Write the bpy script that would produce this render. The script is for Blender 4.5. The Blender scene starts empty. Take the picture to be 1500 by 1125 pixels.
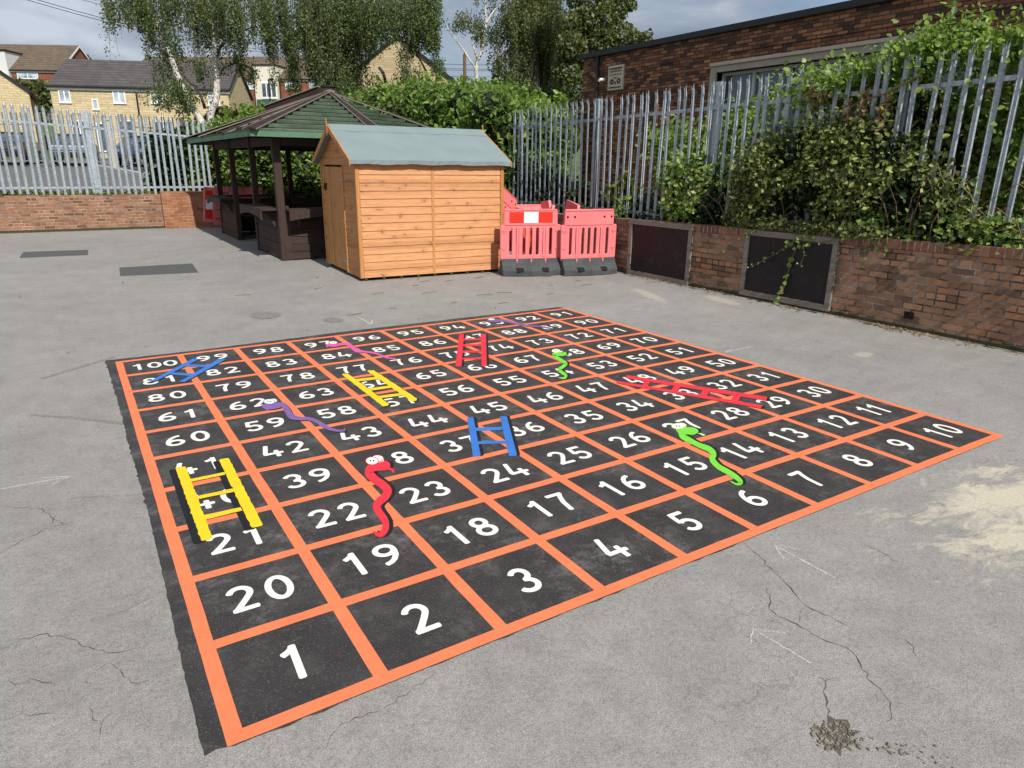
import bpy, bmesh, math, random
import numpy as np
from mathutils import Vector, Matrix
random.seed(7)
rng = np.random.default_rng(11)
PI = math.pi
scene = bpy.context.scene
COL = scene.collection

# ---------------------------------------------------------------- camera
# pose solved from the painted square (5 m outside edge) on the playground
W_BOARD = 5.0
FPX, CX, CY = 1004.6, 750.0, 562.5
_cor = [(333.3, 1095), (1471.5, 638.8), (826.7, 450.7), (168.6, 528.9)]
def _homography(src, dst):
    A = []
    for (x, y), (u, v) in zip(src, dst):
        A += [[x, y, 1, 0, 0, 0, -u*x, -u*y, -u], [0, 0, 0, x, y, 1, -v*x, -v*y, -v]]
    return np.linalg.svd(np.array(A, float))[2][-1].reshape(3, 3)
_M = _homography([(0, 0), (1, 0), (1, 1), (0, 1)], _cor)
_K = np.array([[FPX, 0, CX], [0, FPX, CY], [0, 0, 1.0]])
_B = np.linalg.inv(_K) @ _M
if _B[2, 2] < 0: _B = -_B
_l = np.linalg.norm(_B[:, 0])
_r1, _r2 = _B[:, 0]/_l, _B[:, 1]/np.linalg.norm(_B[:, 1])
_U, _s, _V = np.linalg.svd(np.stack([_r1, _r2, np.cross(_r1, _r2)], 1))
ROT = _U @ _V
CAM = (-ROT.T @ (_B[:, 2]/_l))*W_BOARD
def _ray(u, v): return ROT.T @ np.array([(u-CX)/FPX, (v-CY)/FPX, 1.0])
def gp(u, v, z=0.0):                  # survey: point at height z
    d = _ray(u, v); s = (z-CAM[2])/d[2]; return CAM+s*d
def pd(u, v, depth):                  # survey: point at a depth
    return CAM + _ray(u, v)*depth
def px_(u, v, ax, val):               # survey: point on an axis plane
    d = _ray(u, v); s = (val-CAM[ax])/d[ax]; return CAM+s*d

cam_d = bpy.data.cameras.new('camera'); cam = bpy.data.objects.new('camera', cam_d); COL.objects.link(cam)
cam_d.sensor_width = 36; cam_d.lens = FPX/1500*36; cam_d.clip_start = 0.05; cam_d.clip_end = 3000
m = Matrix.Identity(4)
for i in range(3):
    m[i][0] = ROT[0][i]; m[i][1] = -ROT[1][i]; m[i][2] = -ROT[2][i]; m[i][3] = CAM[i]
cam.matrix_world = m
scene.camera = cam

# ---------------------------------------------------------------- helpers
def tag(o, label=None, cat=None, group=None, kind=None):
    if label: o['label'] = label
    if cat: o['category'] = cat
    if group: o['group'] = group
    if kind: o['kind'] = kind
    return o
def empty(name, loc=(0, 0, 0), rz=0.0, label=None, cat=None, group=None, kind=None):
    o = bpy.data.objects.new(name, None); COL.objects.link(o)
    o.location = loc; o.rotation_euler = (0, 0, rz); o.empty_display_size = 0.1
    return tag(o, label, cat, group, kind)
def link(name, me, parent=None, loc=(0, 0, 0), rot=(0, 0, 0)):
    o = bpy.data.objects.new(name, me); COL.objects.link(o)
    o.location = loc; o.rotation_euler = rot
    if parent: o.parent = parent
    return o
def copy_tree(o, parent=None):
    c = o.copy(); COL.objects.link(c); c.parent = parent
    for ch in list(o.children): copy_tree(ch, c)
    return c

class MB:
    def __init__(s): s.v = []; s.f = []; s.smooth = False
    def add(s, vs, fs):
        n = len(s.v); s.v += [tuple(map(float, p)) for p in vs]; s.f += [tuple(i+n for i in f) for f in fs]; return s
    def box(s, x0, x1, y0, y1, z0, z1):
        return s.hexa([(x0, y0, z0), (x1, y0, z0), (x1, y1, z0), (x0, y1, z0), (x0, y0, z1), (x1, y0, z1), (x1, y1, z1), (x0, y1, z1)])
    def hexa(s, p):                    # 4 bottom, 4 top
        return s.add(p, [(3, 2, 1, 0), (4, 5, 6, 7), (0, 1, 5, 4), (1, 2, 6, 5), (2, 3, 7, 6), (3, 0, 4, 7)])
    def beam(s, a, b, w, h, up=(0, 0, 1)):   # square section bar from a to b
        a, b = Vector(a), Vector(b); d = (b-a).normalized(); u = Vector(up)
        x = d.cross(u)
        if x.length < 1e-4: x = d.cross(Vector((1, 0, 0)))
        x.normalize(); y = x.cross(d).normalized()
        x *= w/2; y *= h/2
        return s.hexa([a-x-y, a+x-y, b+x-y, b-x-y, a-x+y, a+x+y, b+x+y, b-x+y])
    def prism(s, poly, d):             # poly: list of 3d points, extruded by vector d
        n = len(poly); d = Vector(d); lo = [Vector(p) for p in poly]; hi = [p+d for p in lo]
        fs = [tuple(range(n-1, -1, -1)), tuple(range(n, 2*n))] + [(i, (i+1) % n, n+(i+1) % n, n+i) for i in range(n)]
        return s.add(lo+hi, fs)
    def tube(s, pts, radii, seg=8, cap=True):
        pts = [Vector(p) for p in pts]
        if not hasattr(radii, '__len__'): radii = [radii]*len(pts)
        vs = []; fs = []; prev = None
        for i, p in enumerate(pts):
            d = (pts[min(i+1, len(pts)-1)]-pts[max(i-1, 0)]).normalized()
            x = d.cross(Vector((0, 0, 1))) if prev is None else prev - d*prev.dot(d)
            if x.length < 1e-3: x = d.cross(Vector((1, 0, 0)))
            x.normalize(); prev = x; y = d.cross(x)
            for k in range(seg):
                a = 2*PI*k/seg; vs.append(p+(x*math.cos(a)+y*math.sin(a))*radii[i])
        for i in range(len(pts)-1):
            for k in range(seg):
                k2 = (k+1) % seg; fs.append((i*seg+k, i*seg+k2, (i+1)*seg+k2, (i+1)*seg+k))
        if cap:
            fs.append(tuple(range(seg-1, -1, -1))); fs.append(tuple((len(pts)-1)*seg+k for k in range(seg)))
        return s.add(vs, fs)
    def poly(s, pts): return s.add(pts, [tuple(range(len(pts)))])
    def mesh(s, name, mat, bevel=0.0, smooth=False):
        me = bpy.data.meshes.new(name); me.from_pydata(s.v, [], s.f); me.update()
        bm = bmesh.new(); bm.from_mesh(me); bmesh.ops.recalc_face_normals(bm, faces=bm.faces)
        if bevel: bmesh.ops.bevel(bm, geom=[e for e in bm.edges if len(e.link_faces) == 2 and e.calc_face_angle(0) > .5], offset=bevel, segments=2, affect='EDGES', clamp_overlap=True)
        bm.to_mesh(me); bm.free()
        if mat: me.materials.append(mat)
        if smooth or s.smooth:
            for p in me.polygons: p.use_smooth = True
        return me
    def build(s, name, mat, parent=None, loc=(0, 0, 0), rot=(0, 0, 0), bevel=0.0, smooth=False):
        return link(name, s.mesh(name, mat, bevel, smooth), parent, loc, rot)

def np_mesh(name, V, F, mat, attr=None, smooth=False):   # V (n,3), F (m,k) all the same k
    me = bpy.data.meshes.new(name); n, (mf, k) = len(V), F.shape
    me.vertices.add(n); me.vertices.foreach_set('co', V.astype(np.float32).ravel())
    me.loops.add(mf*k); me.loops.foreach_set('vertex_index', F.astype(np.int32).ravel())
    me.polygons.add(mf); me.polygons.foreach_set('loop_start', np.arange(0, mf*k, k, dtype=np.int32))
    me.polygons.foreach_set('loop_total', np.full(mf, k, dtype=np.int32))
    if smooth: me.polygons.foreach_set('use_smooth', np.ones(mf, dtype=bool))
    me.update(calc_edges=True)
    if attr is not None:
        a = me.attributes.new('var', 'FLOAT', 'FACE'); a.data.foreach_set('value', attr.astype(np.float32))
    if mat: me.materials.append(mat)
    return me

def curve_mesh(name, outline, holes, thick, mat, bevel=0.004):   # flat plate with holes, in the XZ plane, centred on y = 0
    cu = bpy.data.curves.new(name, 'CURVE'); cu.dimensions = '2D'; cu.fill_mode = 'BOTH'
    cu.extrude = thick/2-bevel; cu.bevel_depth = bevel; cu.bevel_resolution = 1
    for pts in [outline]+holes:
        sp = cu.splines.new('POLY'); sp.points.add(len(pts)-1); sp.use_cyclic_u = True
        for i, p in enumerate(pts): sp.points[i].co = (p[0], p[1], 0, 1)
    o = bpy.data.objects.new(name, cu); COL.objects.link(o)
    dg = bpy.context.evaluated_depsgraph_get()
    me = bpy.data.meshes.new_from_object(o.evaluated_get(dg))
    bpy.data.objects.remove(o); bpy.data.curves.remove(cu)
    me.transform(Matrix.Rotation(PI/2, 4, 'X'))
    me.materials.clear(); me.materials.append(mat); me.name = name
    return me

# ---------------------------------------------------------------- materials
def nodes(name):
    mt = bpy.data.materials.new(name); mt.use_nodes = True; nt = mt.node_tree
    b = nt.nodes['Principled BSDF']; return mt, nt, b
def N(nt, t, **kw):
    n = nt.nodes.new(t)
    for k, v in kw.items():
        if k in n.inputs: n.inputs[k].default_value = v
        else: setattr(n, k, v)
    return n
def L(nt, a, b): nt.links.new(a, b)
def ramp(nt, stops):
    r = nt.nodes.new('ShaderNodeValToRGB'); e = r.color_ramp.elements
    while len(e) < len(stops): e.new(0.5)
    for i, (p, c) in enumerate(stops):
        e[i].position = p; e[i].color = (*c, 1) if len(c) == 3 else c
    return r
def mul(c, k): return tuple(max(0, min(1, x*k)) for x in c)
def mixrgb(nt, fac, a, b, mode='MIX'):
    n = nt.nodes.new('ShaderNodeMix'); n.data_type = 'RGBA'; n.blend_type = mode
    for sock, v in ((n.inputs[0], fac), (n.inputs[6], a), (n.inputs[7], b)):
        if hasattr(v, 'links'): L(nt, v, sock)
        else: sock.default_value = v if not isinstance(v, tuple) or len(v) == 4 else (*v, 1)
    return n.outputs[2]
def mrange(nt, val, a, b, c=0., d=1.):
    n = nt.nodes.new('ShaderNodeMapRange'); L(nt, val, n.inputs[0])
    for i, x in enumerate((a, b, c, d)): n.inputs[i+1].default_value = x
    return n.outputs[0]
def math_(nt, op, a, b=None):
    n = nt.nodes.new('ShaderNodeMath'); n.operation = op
    for i, v in enumerate((a, b)):
        if v is None: continue
        if hasattr(v, 'links'): L(nt, v, n.inputs[i])
        else: n.inputs[i].default_value = v
    return n.outputs[0]
def coords(nt, scale=(1, 1, 1), rot=(0, 0, 0), world=False):
    if world:
        g = nt.nodes.new('ShaderNodeNewGeometry'); out = g.outputs['Position']
    else:
        t = nt.nodes.new('ShaderNodeTexCoord'); out = t.outputs['Object']
    mp = nt.nodes.new('ShaderNodeMapping'); mp.inputs['Scale'].default_value = scale; mp.inputs['Rotation'].default_value = rot
    L(nt, out, mp.inputs[0]); return mp.outputs[0]
def noise(nt, vec, scale, detail=4, rough=.55, dist=0.):
    n = N(nt, 'ShaderNodeTexNoise'); n.inputs['Scale'].default_value = scale; n.inputs['Detail'].default_value = detail
    n.inputs['Roughness'].default_value = rough; n.inputs['Distortion'].default_value = dist
    L(nt, vec, n.inputs['Vector']); return n.outputs['Fac']
def bump(nt, b, h, strength, dist):
    n = N(nt, 'ShaderNodeBump'); n.inputs['Strength'].default_value = strength; n.inputs['Distance'].default_value = dist
    L(nt, h, n.inputs['Height']); L(nt, n.outputs[0], b.inputs['Normal'])
def plain(name, c, rough=.7, var=.18, scale=6., fine=60., bmp=.15, bdist=.002, metal=0., spec=.4, world=False, stretch=(1, 1, 1)):
    mt, nt, b = nodes(name); v = coords(nt, stretch, world=world)
    n1 = noise(nt, v, scale); n2 = noise(nt, v, fine, 3)
    s = math_(nt, 'ADD', math_(nt, 'MULTIPLY', n1, .6), math_(nt, 'MULTIPLY', n2, .4))
    r = ramp(nt, [(.3, mul(c, 1-var)), (.7, mul(c, 1+var))]); L(nt, s, r.inputs[0])
    L(nt, r.outputs[0], b.inputs['Base Color'])
    b.inputs['Roughness'].default_value = rough; b.inputs['Metallic'].default_value = metal; b.inputs['Specular IOR Level'].default_value = spec
    if bmp: bump(nt, b, s, bmp, bdist)
    return mt

def asphalt_mat():
    mt, nt, b = nodes('worn_asphalt'); v = coords(nt, world=True)
    big = noise(nt, v, .35, 5, .6); mid = noise(nt, v, 2.2, 5, .65); fine = noise(nt, v, 150, 3, .8); grit = noise(nt, v, 300, 1, .5)
    c1 = ramp(nt, [(.3, (.275, .265, .252)), (.5, (.345, .333, .318)), (.72, (.42, .405, .385))])
    L(nt, math_(nt, 'ADD', math_(nt, 'MULTIPLY', big, .5), math_(nt, 'MULTIPLY', mid, .5)), c1.inputs[0])
    fr = ramp(nt, [(.30, (.46, .46, .45)), (.45, (.82, .82, .82)), (.58, (1., 1., 1.)), (.75, (1.12, 1.12, 1.11))]); L(nt, fine, fr.inputs[0])
    c = mixrgb(nt, .95, c1.outputs[0], fr.outputs[0], 'MULTIPLY')
    f2 = ramp(nt, [(.30, (.68, .68, .67)), (.5, (.97, .97, .97)), (.7, (1.12, 1.12, 1.11))]); L(nt, noise(nt, v, 45, 4, .8), f2.inputs[0])
    c = mixrgb(nt, .9, c, f2.outputs[0], 'MULTIPLY')
    f3 = ramp(nt, [(.30, (.84, .84, .84)), (.5, (1, 1, 1)), (.7, (1.1, 1.1, 1.09))]); L(nt, noise(nt, v, 9, 6, .75), f3.inputs[0])
    c = mixrgb(nt, .9, c, f3.outputs[0], 'MULTIPLY')
    gr = ramp(nt, [(.3, (.5, .5, .5)), (.62, (1, 1, 1))]); L(nt, grit, gr.inputs[0])
    c = mixrgb(nt, .7, c, gr.outputs[0], 'MULTIPLY')
    # pale chips
    vo = N(nt, 'ShaderNodeTexVoronoi'); vo.inputs['Scale'].default_value = 90; L(nt, v, vo.inputs['Vector'])
    chip = mrange(nt, vo.outputs['Distance'], .10, .16, 1, 0)
    sel = math_(nt, 'GREATER_THAN', N(nt, 'ShaderNodeSeparateColor').outputs[0], .5)
    sc = nt.nodes.new('ShaderNodeSeparateColor'); L(nt, vo.outputs['Color'], sc.inputs[0])
    chip = math_(nt, 'MULTIPLY', chip, math_(nt, 'GREATER_THAN', sc.outputs[0], .78))
    c = mixrgb(nt, math_(nt, 'MULTIPLY', chip, .6), c, (.62, .6, .56))
    dark = math_(nt, 'MULTIPLY', mrange(nt, vo.outputs['Distance'], .10, .2, 1, 0), math_(nt, 'LESS_THAN', sc.outputs[1], .10))
    c = mixrgb(nt, math_(nt, 'MULTIPLY', dark, .6), c, (.07, .065, .06))
    # faint hairline crazing
    v2 = N(nt, 'ShaderNodeVectorMath'); v2.operation = 'ADD'
    nn = N(nt, 'ShaderNodeTexNoise'); nn.inputs['Scale'].default_value = 2.5; nn.inputs['Detail'].default_value = 5; L(nt, v, nn.inputs['Vector'])
    sm = N(nt, 'ShaderNodeVectorMath'); sm.operation = 'SCALE'; L(nt, nn.outputs['Color'], sm.inputs[0]); sm.inputs['Scale'].default_value = .35
    L(nt, v, v2.inputs[0]); L(nt, sm.outputs[0], v2.inputs[1])
    ve = N(nt, 'ShaderNodeTexVoronoi', feature='DISTANCE_TO_EDGE'); ve.inputs['Scale'].default_value = 1.15; L(nt, v2.outputs[0], ve.inputs['Vector'])
    crack = mrange(nt, ve.outputs['Distance'], .0, .0028, 1, 0)
    msk = mrange(nt, noise(nt, v, .8, 3), .52, .62)
    crack = math_(nt, 'MULTIPLY', math_(nt, 'MULTIPLY', crack, msk), .32)
    c = mixrgb(nt, crack, c, (.06, .055, .05))
    # dried sand swept over one corner of the yard, other dusty spots
    sx = nt.nodes.new('ShaderNodeSeparateXYZ'); L(nt, v, sx.inputs[0])
    def blob(cx, cy, rx, ry, ang):
        dx = math_(nt, 'SUBTRACT', sx.outputs[0], cx); dy = math_(nt, 'SUBTRACT', sx.outputs[1], cy)
        ca, sa = math.cos(ang), math.sin(ang)
        a = math_(nt, 'ADD', math_(nt, 'MULTIPLY', dx, ca/rx), math_(nt, 'MULTIPLY', dy, sa/rx))
        bq = math_(nt, 'ADD', math_(nt, 'MULTIPLY', dx, -sa/ry), math_(nt, 'MULTIPLY', dy, ca/ry))
        return math_(nt, 'SQRT', math_(nt, 'ADD', math_(nt, 'MULTIPLY', a, a), math_(nt, 'MULTIPLY', bq, bq)))
    vs = coords(nt, (1, 2.6, 1), (0, 0, .5), world=True)
    sn = noise(nt, vs, 2.6, 8, .74, .6)
    d1 = blob(4.1, -.62, .95, .42, -.15)
    sand = mrange(nt, math_(nt, 'ADD', d1, math_(nt, 'MULTIPLY', math_(nt, 'SUBTRACT', sn, .5), 4.6)), .45, 1.10, 1, 0)
    sand = math_(nt, 'MULTIPLY', sand, mrange(nt, noise(nt, v, 110, 3, .8), .36, .52, .55, 1.))
    for q in ((6.2, 1.75, .12, .07, .2), (6.6, 5.2, .5, .1, 1.2), (7.2, 4.4, .35, .12, 1.3)):
        d2 = blob(*q); sand = math_(nt, 'MAXIMUM', sand, mrange(nt, math_(nt, 'ADD', d2, math_(nt, 'MULTIPLY', math_(nt, 'SUBTRACT', sn, .5), 1.6)), .7, 1.3, .38, 0))
    sandc = ramp(nt, [(.3, (.50, .44, .33)), (.7, (.65, .585, .45))]); L(nt, noise(nt, v, 60, 3), sandc.inputs[0])
    c = mixrgb(nt, math_(nt, 'MULTIPLY', sand, .8), c, sandc.outputs[0])
    L(nt, c, b.inputs['Base Color']); b.inputs['Roughness'].default_value = .88; b.inputs['Specular IOR Level'].default_value = .25
    bump(nt, b, math_(nt, 'ADD', math_(nt, 'ADD', math_(nt, 'MULTIPLY', fine, .5), math_(nt, 'MULTIPLY', grit, .3)), math_(nt, 'MULTIPLY', crack, -.8)), .55, .006)
    return mt

def road_paint(name, c, wear=.08, rough=.75, var=.06, grit_amt=.25, under=(.035, .032, .032), wt=(.70, .78), wm=(.45, .7)):
    mt, nt, b = nodes(name); v = coords(nt, world=True)
    fine = noise(nt, v, 170, 2, .7); mid = noise(nt, v, 7, 5, .65)
    r = ramp(nt, [(.3, mul(c, 1-var)), (.7, mul(c, 1+var))]); L(nt, mid, r.inputs[0])
    fr = ramp(nt, [(.28, (1-grit_amt,)*3), (.6, (1, 1, 1))]); L(nt, fine, fr.inputs[0])
    col = mixrgb(nt, 1., r.outputs[0], fr.outputs[0], 'MULTIPLY')
    if wear:
        vo = noise(nt, v, 120, 2, .8); w = math_(nt, 'MULTIPLY', mrange(nt, vo, *wt), mrange(nt, noise(nt, v, 1.4, 4), *wm))
        col = mixrgb(nt, math_(nt, 'MULTIPLY', w, wear), col, under)
    L(nt, col, b.inputs['Base Color']); b.inputs['Roughness'].default_value = rough; b.inputs['Specular IOR Level'].default_value = .3
    bump(nt, b, fine, .35, .004)
    return mt

def board_black():
    mt, nt, b = nodes('black_road_paint'); v = coords(nt, world=True)
    fine = noise(nt, v, 190, 2, .75); mid = noise(nt, v, 3.5, 6, .7); big = noise(nt, v, .9, 3)
    r = ramp(nt, [(.3, (.024, .0215, .0215)), (.5, (.036, .032, .032)), (.72, (.066, .060, .058))]); L(nt, mid, r.inputs[0])
    # dusty scuffs and pale grit showing
    scuff = math_(nt, 'MULTIPLY', mrange(nt, noise(nt, v, 6, 8, .82), .50, .72), mrange(nt, big, .38, .58))
    sv = coords(nt, (1, 6, 1), (0, 0, .6), world=True); scuff = math_(nt, 'MAXIMUM', scuff, math_(nt, 'MULTIPLY', mrange(nt, noise(nt, sv, 4, 6, .8), .62, .74), .7))
    c = mixrgb(nt, math_(nt, 'MULTIPLY', scuff, .62), r.outputs[0], (.27, .25, .235))
    sp = mrange(nt, noise(nt, v, 150, 2, .6), .60, .70)
    c = mixrgb(nt, math_(nt, 'MULTIPLY', sp, .45), c, (.22, .20, .19))
    L(nt, c, b.inputs['Base Color']); b.inputs['Roughness'].default_value = .62; b.inputs['Specular IOR Level'].default_value = .35
    bump(nt, b, fine, .5, .006)
    return mt

def brick_mat(name, axis, cols, mortar, bw=.225, rh=.075, squash=1.0, sq_freq=2, ms=.010, bumpd=.012, dark=.0, offset=.5, zoff=0., jag=.006, mvar=.6):
    """axis: 'x' wall runs along x, 'y' along y; world coordinates in metres"""
    mt, nt, b = nodes(name)
    g = nt.nodes.new('ShaderNodeNewGeometry'); s = nt.nodes.new('ShaderNodeSeparateXYZ'); L(nt, g.outputs['Position'], s.inputs[0])
    cb = nt.nodes.new('ShaderNodeCombineXYZ')
    if axis == 'x': L(nt, s.outputs[0], cb.inputs[0])
    elif axis == 'y': L(nt, s.outputs[1], cb.inputs[0])
    else: L(nt, math_(nt, 'ADD', s.outputs[0], s.outputs[1]), cb.inputs[0])
    L(nt, math_(nt, 'ADD', s.outputs[2], 10*rh+zoff), cb.inputs[1])
    nn = N(nt, 'ShaderNodeTexNoise'); nn.inputs['Scale'].default_value = 14; nn.inputs['Detail'].default_value = 4; L(nt, cb.outputs[0], nn.inputs['Vector'])
    sub = N(nt, 'ShaderNodeVectorMath'); sub.operation = 'SUBTRACT'; L(nt, nn.outputs['Color'], sub.inputs[0]); sub.inputs[1].default_value = (.5, .5, .5)
    sm = N(nt, 'ShaderNodeVectorMath'); sm.operation = 'SCALE'; L(nt, sub.outputs[0], sm.inputs[0]); sm.inputs['Scale'].default_value = jag
    ad = N(nt, 'ShaderNodeVectorMath'); ad.operation = 'ADD'; L(nt, cb.outputs[0], ad.inputs[0]); L(nt, sm.outputs[0], ad.inputs[1])
    br = N(nt, 'ShaderNodeTexBrick'); L(nt, ad.outputs[0], br.inputs['Vector'])
    br.offset = offset; br.offset_frequency = 2; br.squash = squash; br.squash_frequency = sq_freq
    br.inputs['Color1'].default_value = (0, 0, 0, 1); br.inputs['Color2'].default_value = (1, 1, 1, 1); br.inputs['Mortar'].default_value = (.5, .5, .5, 1)
    br.inputs['Scale'].default_value = 1; br.inputs['Mortar Size'].default_value = ms; br.inputs['Mortar Smooth'].default_value = .25
    br.inputs['Bias'].default_value = 0; br.inputs['Brick Width'].default_value = bw; br.inputs['Row Height'].default_value = rh
    n = len(cols); r = ramp(nt, [((i+.5)/n, c) for i, c in enumerate(cols)]); L(nt, br.outputs['Color'], r.inputs[0])
    fine = noise(nt, cb.outputs[0], 70, 4, .7); mid = noise(nt, cb.outputs[0], 5, 5, .65)
    fr = ramp(nt, [(.3, (.62, .6, .6)), (.62, (1, 1, 1))]); L(nt, math_(nt, 'ADD', math_(nt, 'MULTIPLY', fine, .45), math_(nt, 'MULTIPLY', mid, .55)), fr.inputs[0])
    col = mixrgb(nt, .85, r.outputs[0], fr.outputs[0], 'MULTIPLY')
    mr = ramp(nt, [(.42, mul(mortar, 1-mvar)), (.6, mortar)]); L(nt, noise(nt, cb.outputs[0], 2.2, 6, .75), mr.inputs[0])
    col = mixrgb(nt, br.outputs['Fac'], col, mr.outputs[0])
    if dark:   # soot and algae patches
        dm = mrange(nt, noise(nt, cb.outputs[0], 1.3, 5, .7), .48, .7, 0, dark); col = mixrgb(nt, dm, col, (.045, .035, .028))
    L(nt, col, b.inputs['Base Color']); b.inputs['Roughness'].default_value = .9; b.inputs['Specular IOR Level'].default_value = .2
    h = math_(nt, 'ADD', math_(nt, 'MULTIPLY', br.outputs['Fac'], -1.), math_(nt, 'ADD', math_(nt, 'MULTIPLY', fine, .35), math_(nt, 'MULTIPLY', br.outputs['Color'], .25)))
    bump(nt, b, h, .8, bumpd)
    return mt

def wood_mat(name, light, mid, dark, knots=True, along='x', board=.115, scale=1., rough=.6, vertical=False):
    """grain along the local axis; each board tinted on its own"""
    mt, nt, b = nodes(name)
    t = nt.nodes.new('ShaderNodeTexCoord'); s = nt.nodes.new('ShaderNodeSeparateXYZ'); L(nt, t.outputs['Object'], s.inputs[0])
    ax = {'x': 0, 'y': 1, 'z': 2}; la = ax[along]
    cross = s.outputs[2] if along != 'z' else math_(nt, 'ADD', s.outputs[0], s.outputs[1])
    row = math_(nt, 'FLOOR', math_(nt, 'DIVIDE', cross, board))
    wn = nt.nodes.new('ShaderNodeTexWhiteNoise'); wn.noise_dimensions = '1D'; L(nt, row, wn.inputs['W'])
    cb = nt.nodes.new('ShaderNodeCombineXYZ')
    L(nt, math_(nt, 'ADD', s.outputs[la], math_(nt, 'MULTIPLY', wn.outputs['Value'], 37.)), cb.inputs[0]); L(nt, math_(nt, 'MULTIPLY', cross, 1.), cb.inputs[1])
    L(nt, math_(nt, 'MULTIPLY', row, 3.1), cb.inputs[2])
    mp = nt.nodes.new('ShaderNodeMapping'); mp.inputs['Scale'].default_value = (2.2*scale, 26*scale, 1); L(nt, cb.outputs[0], mp.inputs[0])
    g1 = noise(nt, mp.outputs[0], 1.6, 5, .6, 1.2); 
    mp2 = nt.nodes.new('ShaderNodeMapping'); mp2.inputs['Scale'].default_value = (3*scale, 160*scale, 1); L(nt, cb.outputs[0], mp2.inputs[0])
    g2 = noise(nt, mp2.outputs[0], 1., 3, .6)
    gg = math_(nt, 'ADD', math_(nt, 'MULTIPLY', g1, .65), math_(nt, 'MULTIPLY', g2, .35))
    r = ramp(nt, [(.34, dark), (.5, mid), (.68, light)]); L(nt, gg, r.inputs[0])
    tint = ramp(nt, [(0, (.80, .78, .76)), (.5, (.95, .95, .95)), (1, (1, 1, 1))]); L(nt, wn.outputs['Value'], tint.inputs[0])
    col = mixrgb(nt, 1., r.outputs[0], tint.outputs[0], 'MULTIPLY')
    if knots:
        mk = nt.nodes.new('ShaderNodeMapping'); mk.inputs['Scale'].default_value = (3.4, 5.2, 1); L(nt, cb.outputs[0], mk.inputs[0])
        vo = N(nt, 'ShaderNodeTexVoronoi', voronoi_dimensions='2D'); vo.inputs['Scale'].default_value = 1.; vo.inputs['Randomness'].default_value = .9
        nz = N(nt, 'ShaderNodeTexNoise'); nz.inputs['Scale'].default_value = 2; L(nt, mk.outputs[0], nz.inputs['Vector'])
        su = N(nt, 'ShaderNodeVectorMath'); su.operation = 'MULTIPLY_ADD'; L(nt, nz.outputs['Color'], su.inputs[0]); su.inputs[1].default_value = (.5, .5, .5); L(nt, mk.outputs[0], su.inputs[2])
        L(nt, su.outputs[0], vo.inputs['Vector'])
        sc = nt.nodes.new('ShaderNodeSeparateColor'); L(nt, vo.outputs['Color'], sc.inputs[0])
        sel = math_(nt, 'GREATER_THAN', sc.outputs[0], .62)
        k = math_(nt, 'MULTIPLY', mrange(nt, vo.outputs['Distance'], .03, .11, 1, 0), sel)
        ring = math_(nt, 'MULTIPLY', mrange(nt, vo.outputs['Distance'], .08, .40, .42, 0), sel)
        col = mixrgb(nt, ring, col, mul(mid, .62)); col = mixrgb(nt, math_(nt, 'MULTIPLY', k, .8), col, mul(dark, .45))
    L(nt, col, b.inputs['Base Color']); b.inputs['Roughness'].default_value = rough; b.inputs['Specular IOR Level'].default_value = .3
    bump(nt, b, gg, .25, .003)
    return mt

def leaf_mat(name, stops, trans=.35, rough=.5, spec=.35):
    mt, nt, b = nodes(name)
    a = nt.nodes.new('ShaderNodeAttribute'); a.attribute_name = 'var'
    r = ramp(nt, stops); L(nt, a.outputs['Fac'], r.inputs[0])
    L(nt, r.outputs[0], b.inputs['Base Color']); b.inputs['Roughness'].default_value = rough; b.inputs['Specular IOR Level'].default_value = spec
    tr = nt.nodes.new('ShaderNodeBsdfTranslucent'); br = mixrgb(nt, 1., r.outputs[0], (1.3, 1.5, .7, 1), 'MULTIPLY'); L(nt, br, tr.inputs['Color'])
    mx = nt.nodes.new('ShaderNodeMixShader'); mx.inputs[0].default_value = trans
    L(nt, b.outputs[0], mx.inputs[1]); L(nt, tr.outputs[0], mx.inputs[2]); L(nt, mx.outputs[0], nt.nodes['Material Output'].inputs[0])
    return mt

def galv_mat():
    mt, nt, b = nodes('galvanised_steel'); v = coords(nt, world=True)
    vo = N(nt, 'ShaderNodeTexVoronoi'); vo.inputs['Scale'].default_value = 45; L(nt, v, vo.inputs['Vector'])
    sc = nt.nodes.new('ShaderNodeSeparateColor'); L(nt, vo.outputs['Color'], sc.inputs[0])
    n = noise(nt, coords(nt, (6, 6, 1), world=True), 3, 5, .65)
    s = math_(nt, 'ADD', math_(nt, 'MULTIPLY', sc.outputs[0], .35), math_(nt, 'MULTIPLY', n, .65))
    r = ramp(nt, [(.22, (.22, .26, .295)), (.5, (.34, .395, .435)), (.8, (.46, .51, .55))]); L(nt, s, r.inputs[0])
    L(nt, r.outputs[0], b.inputs['Base Color']); b.inputs['Metallic'].default_value = .25; b.inputs['Roughness'].default_value = .5
    bump(nt, b, s, .1, .002); return mt

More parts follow.
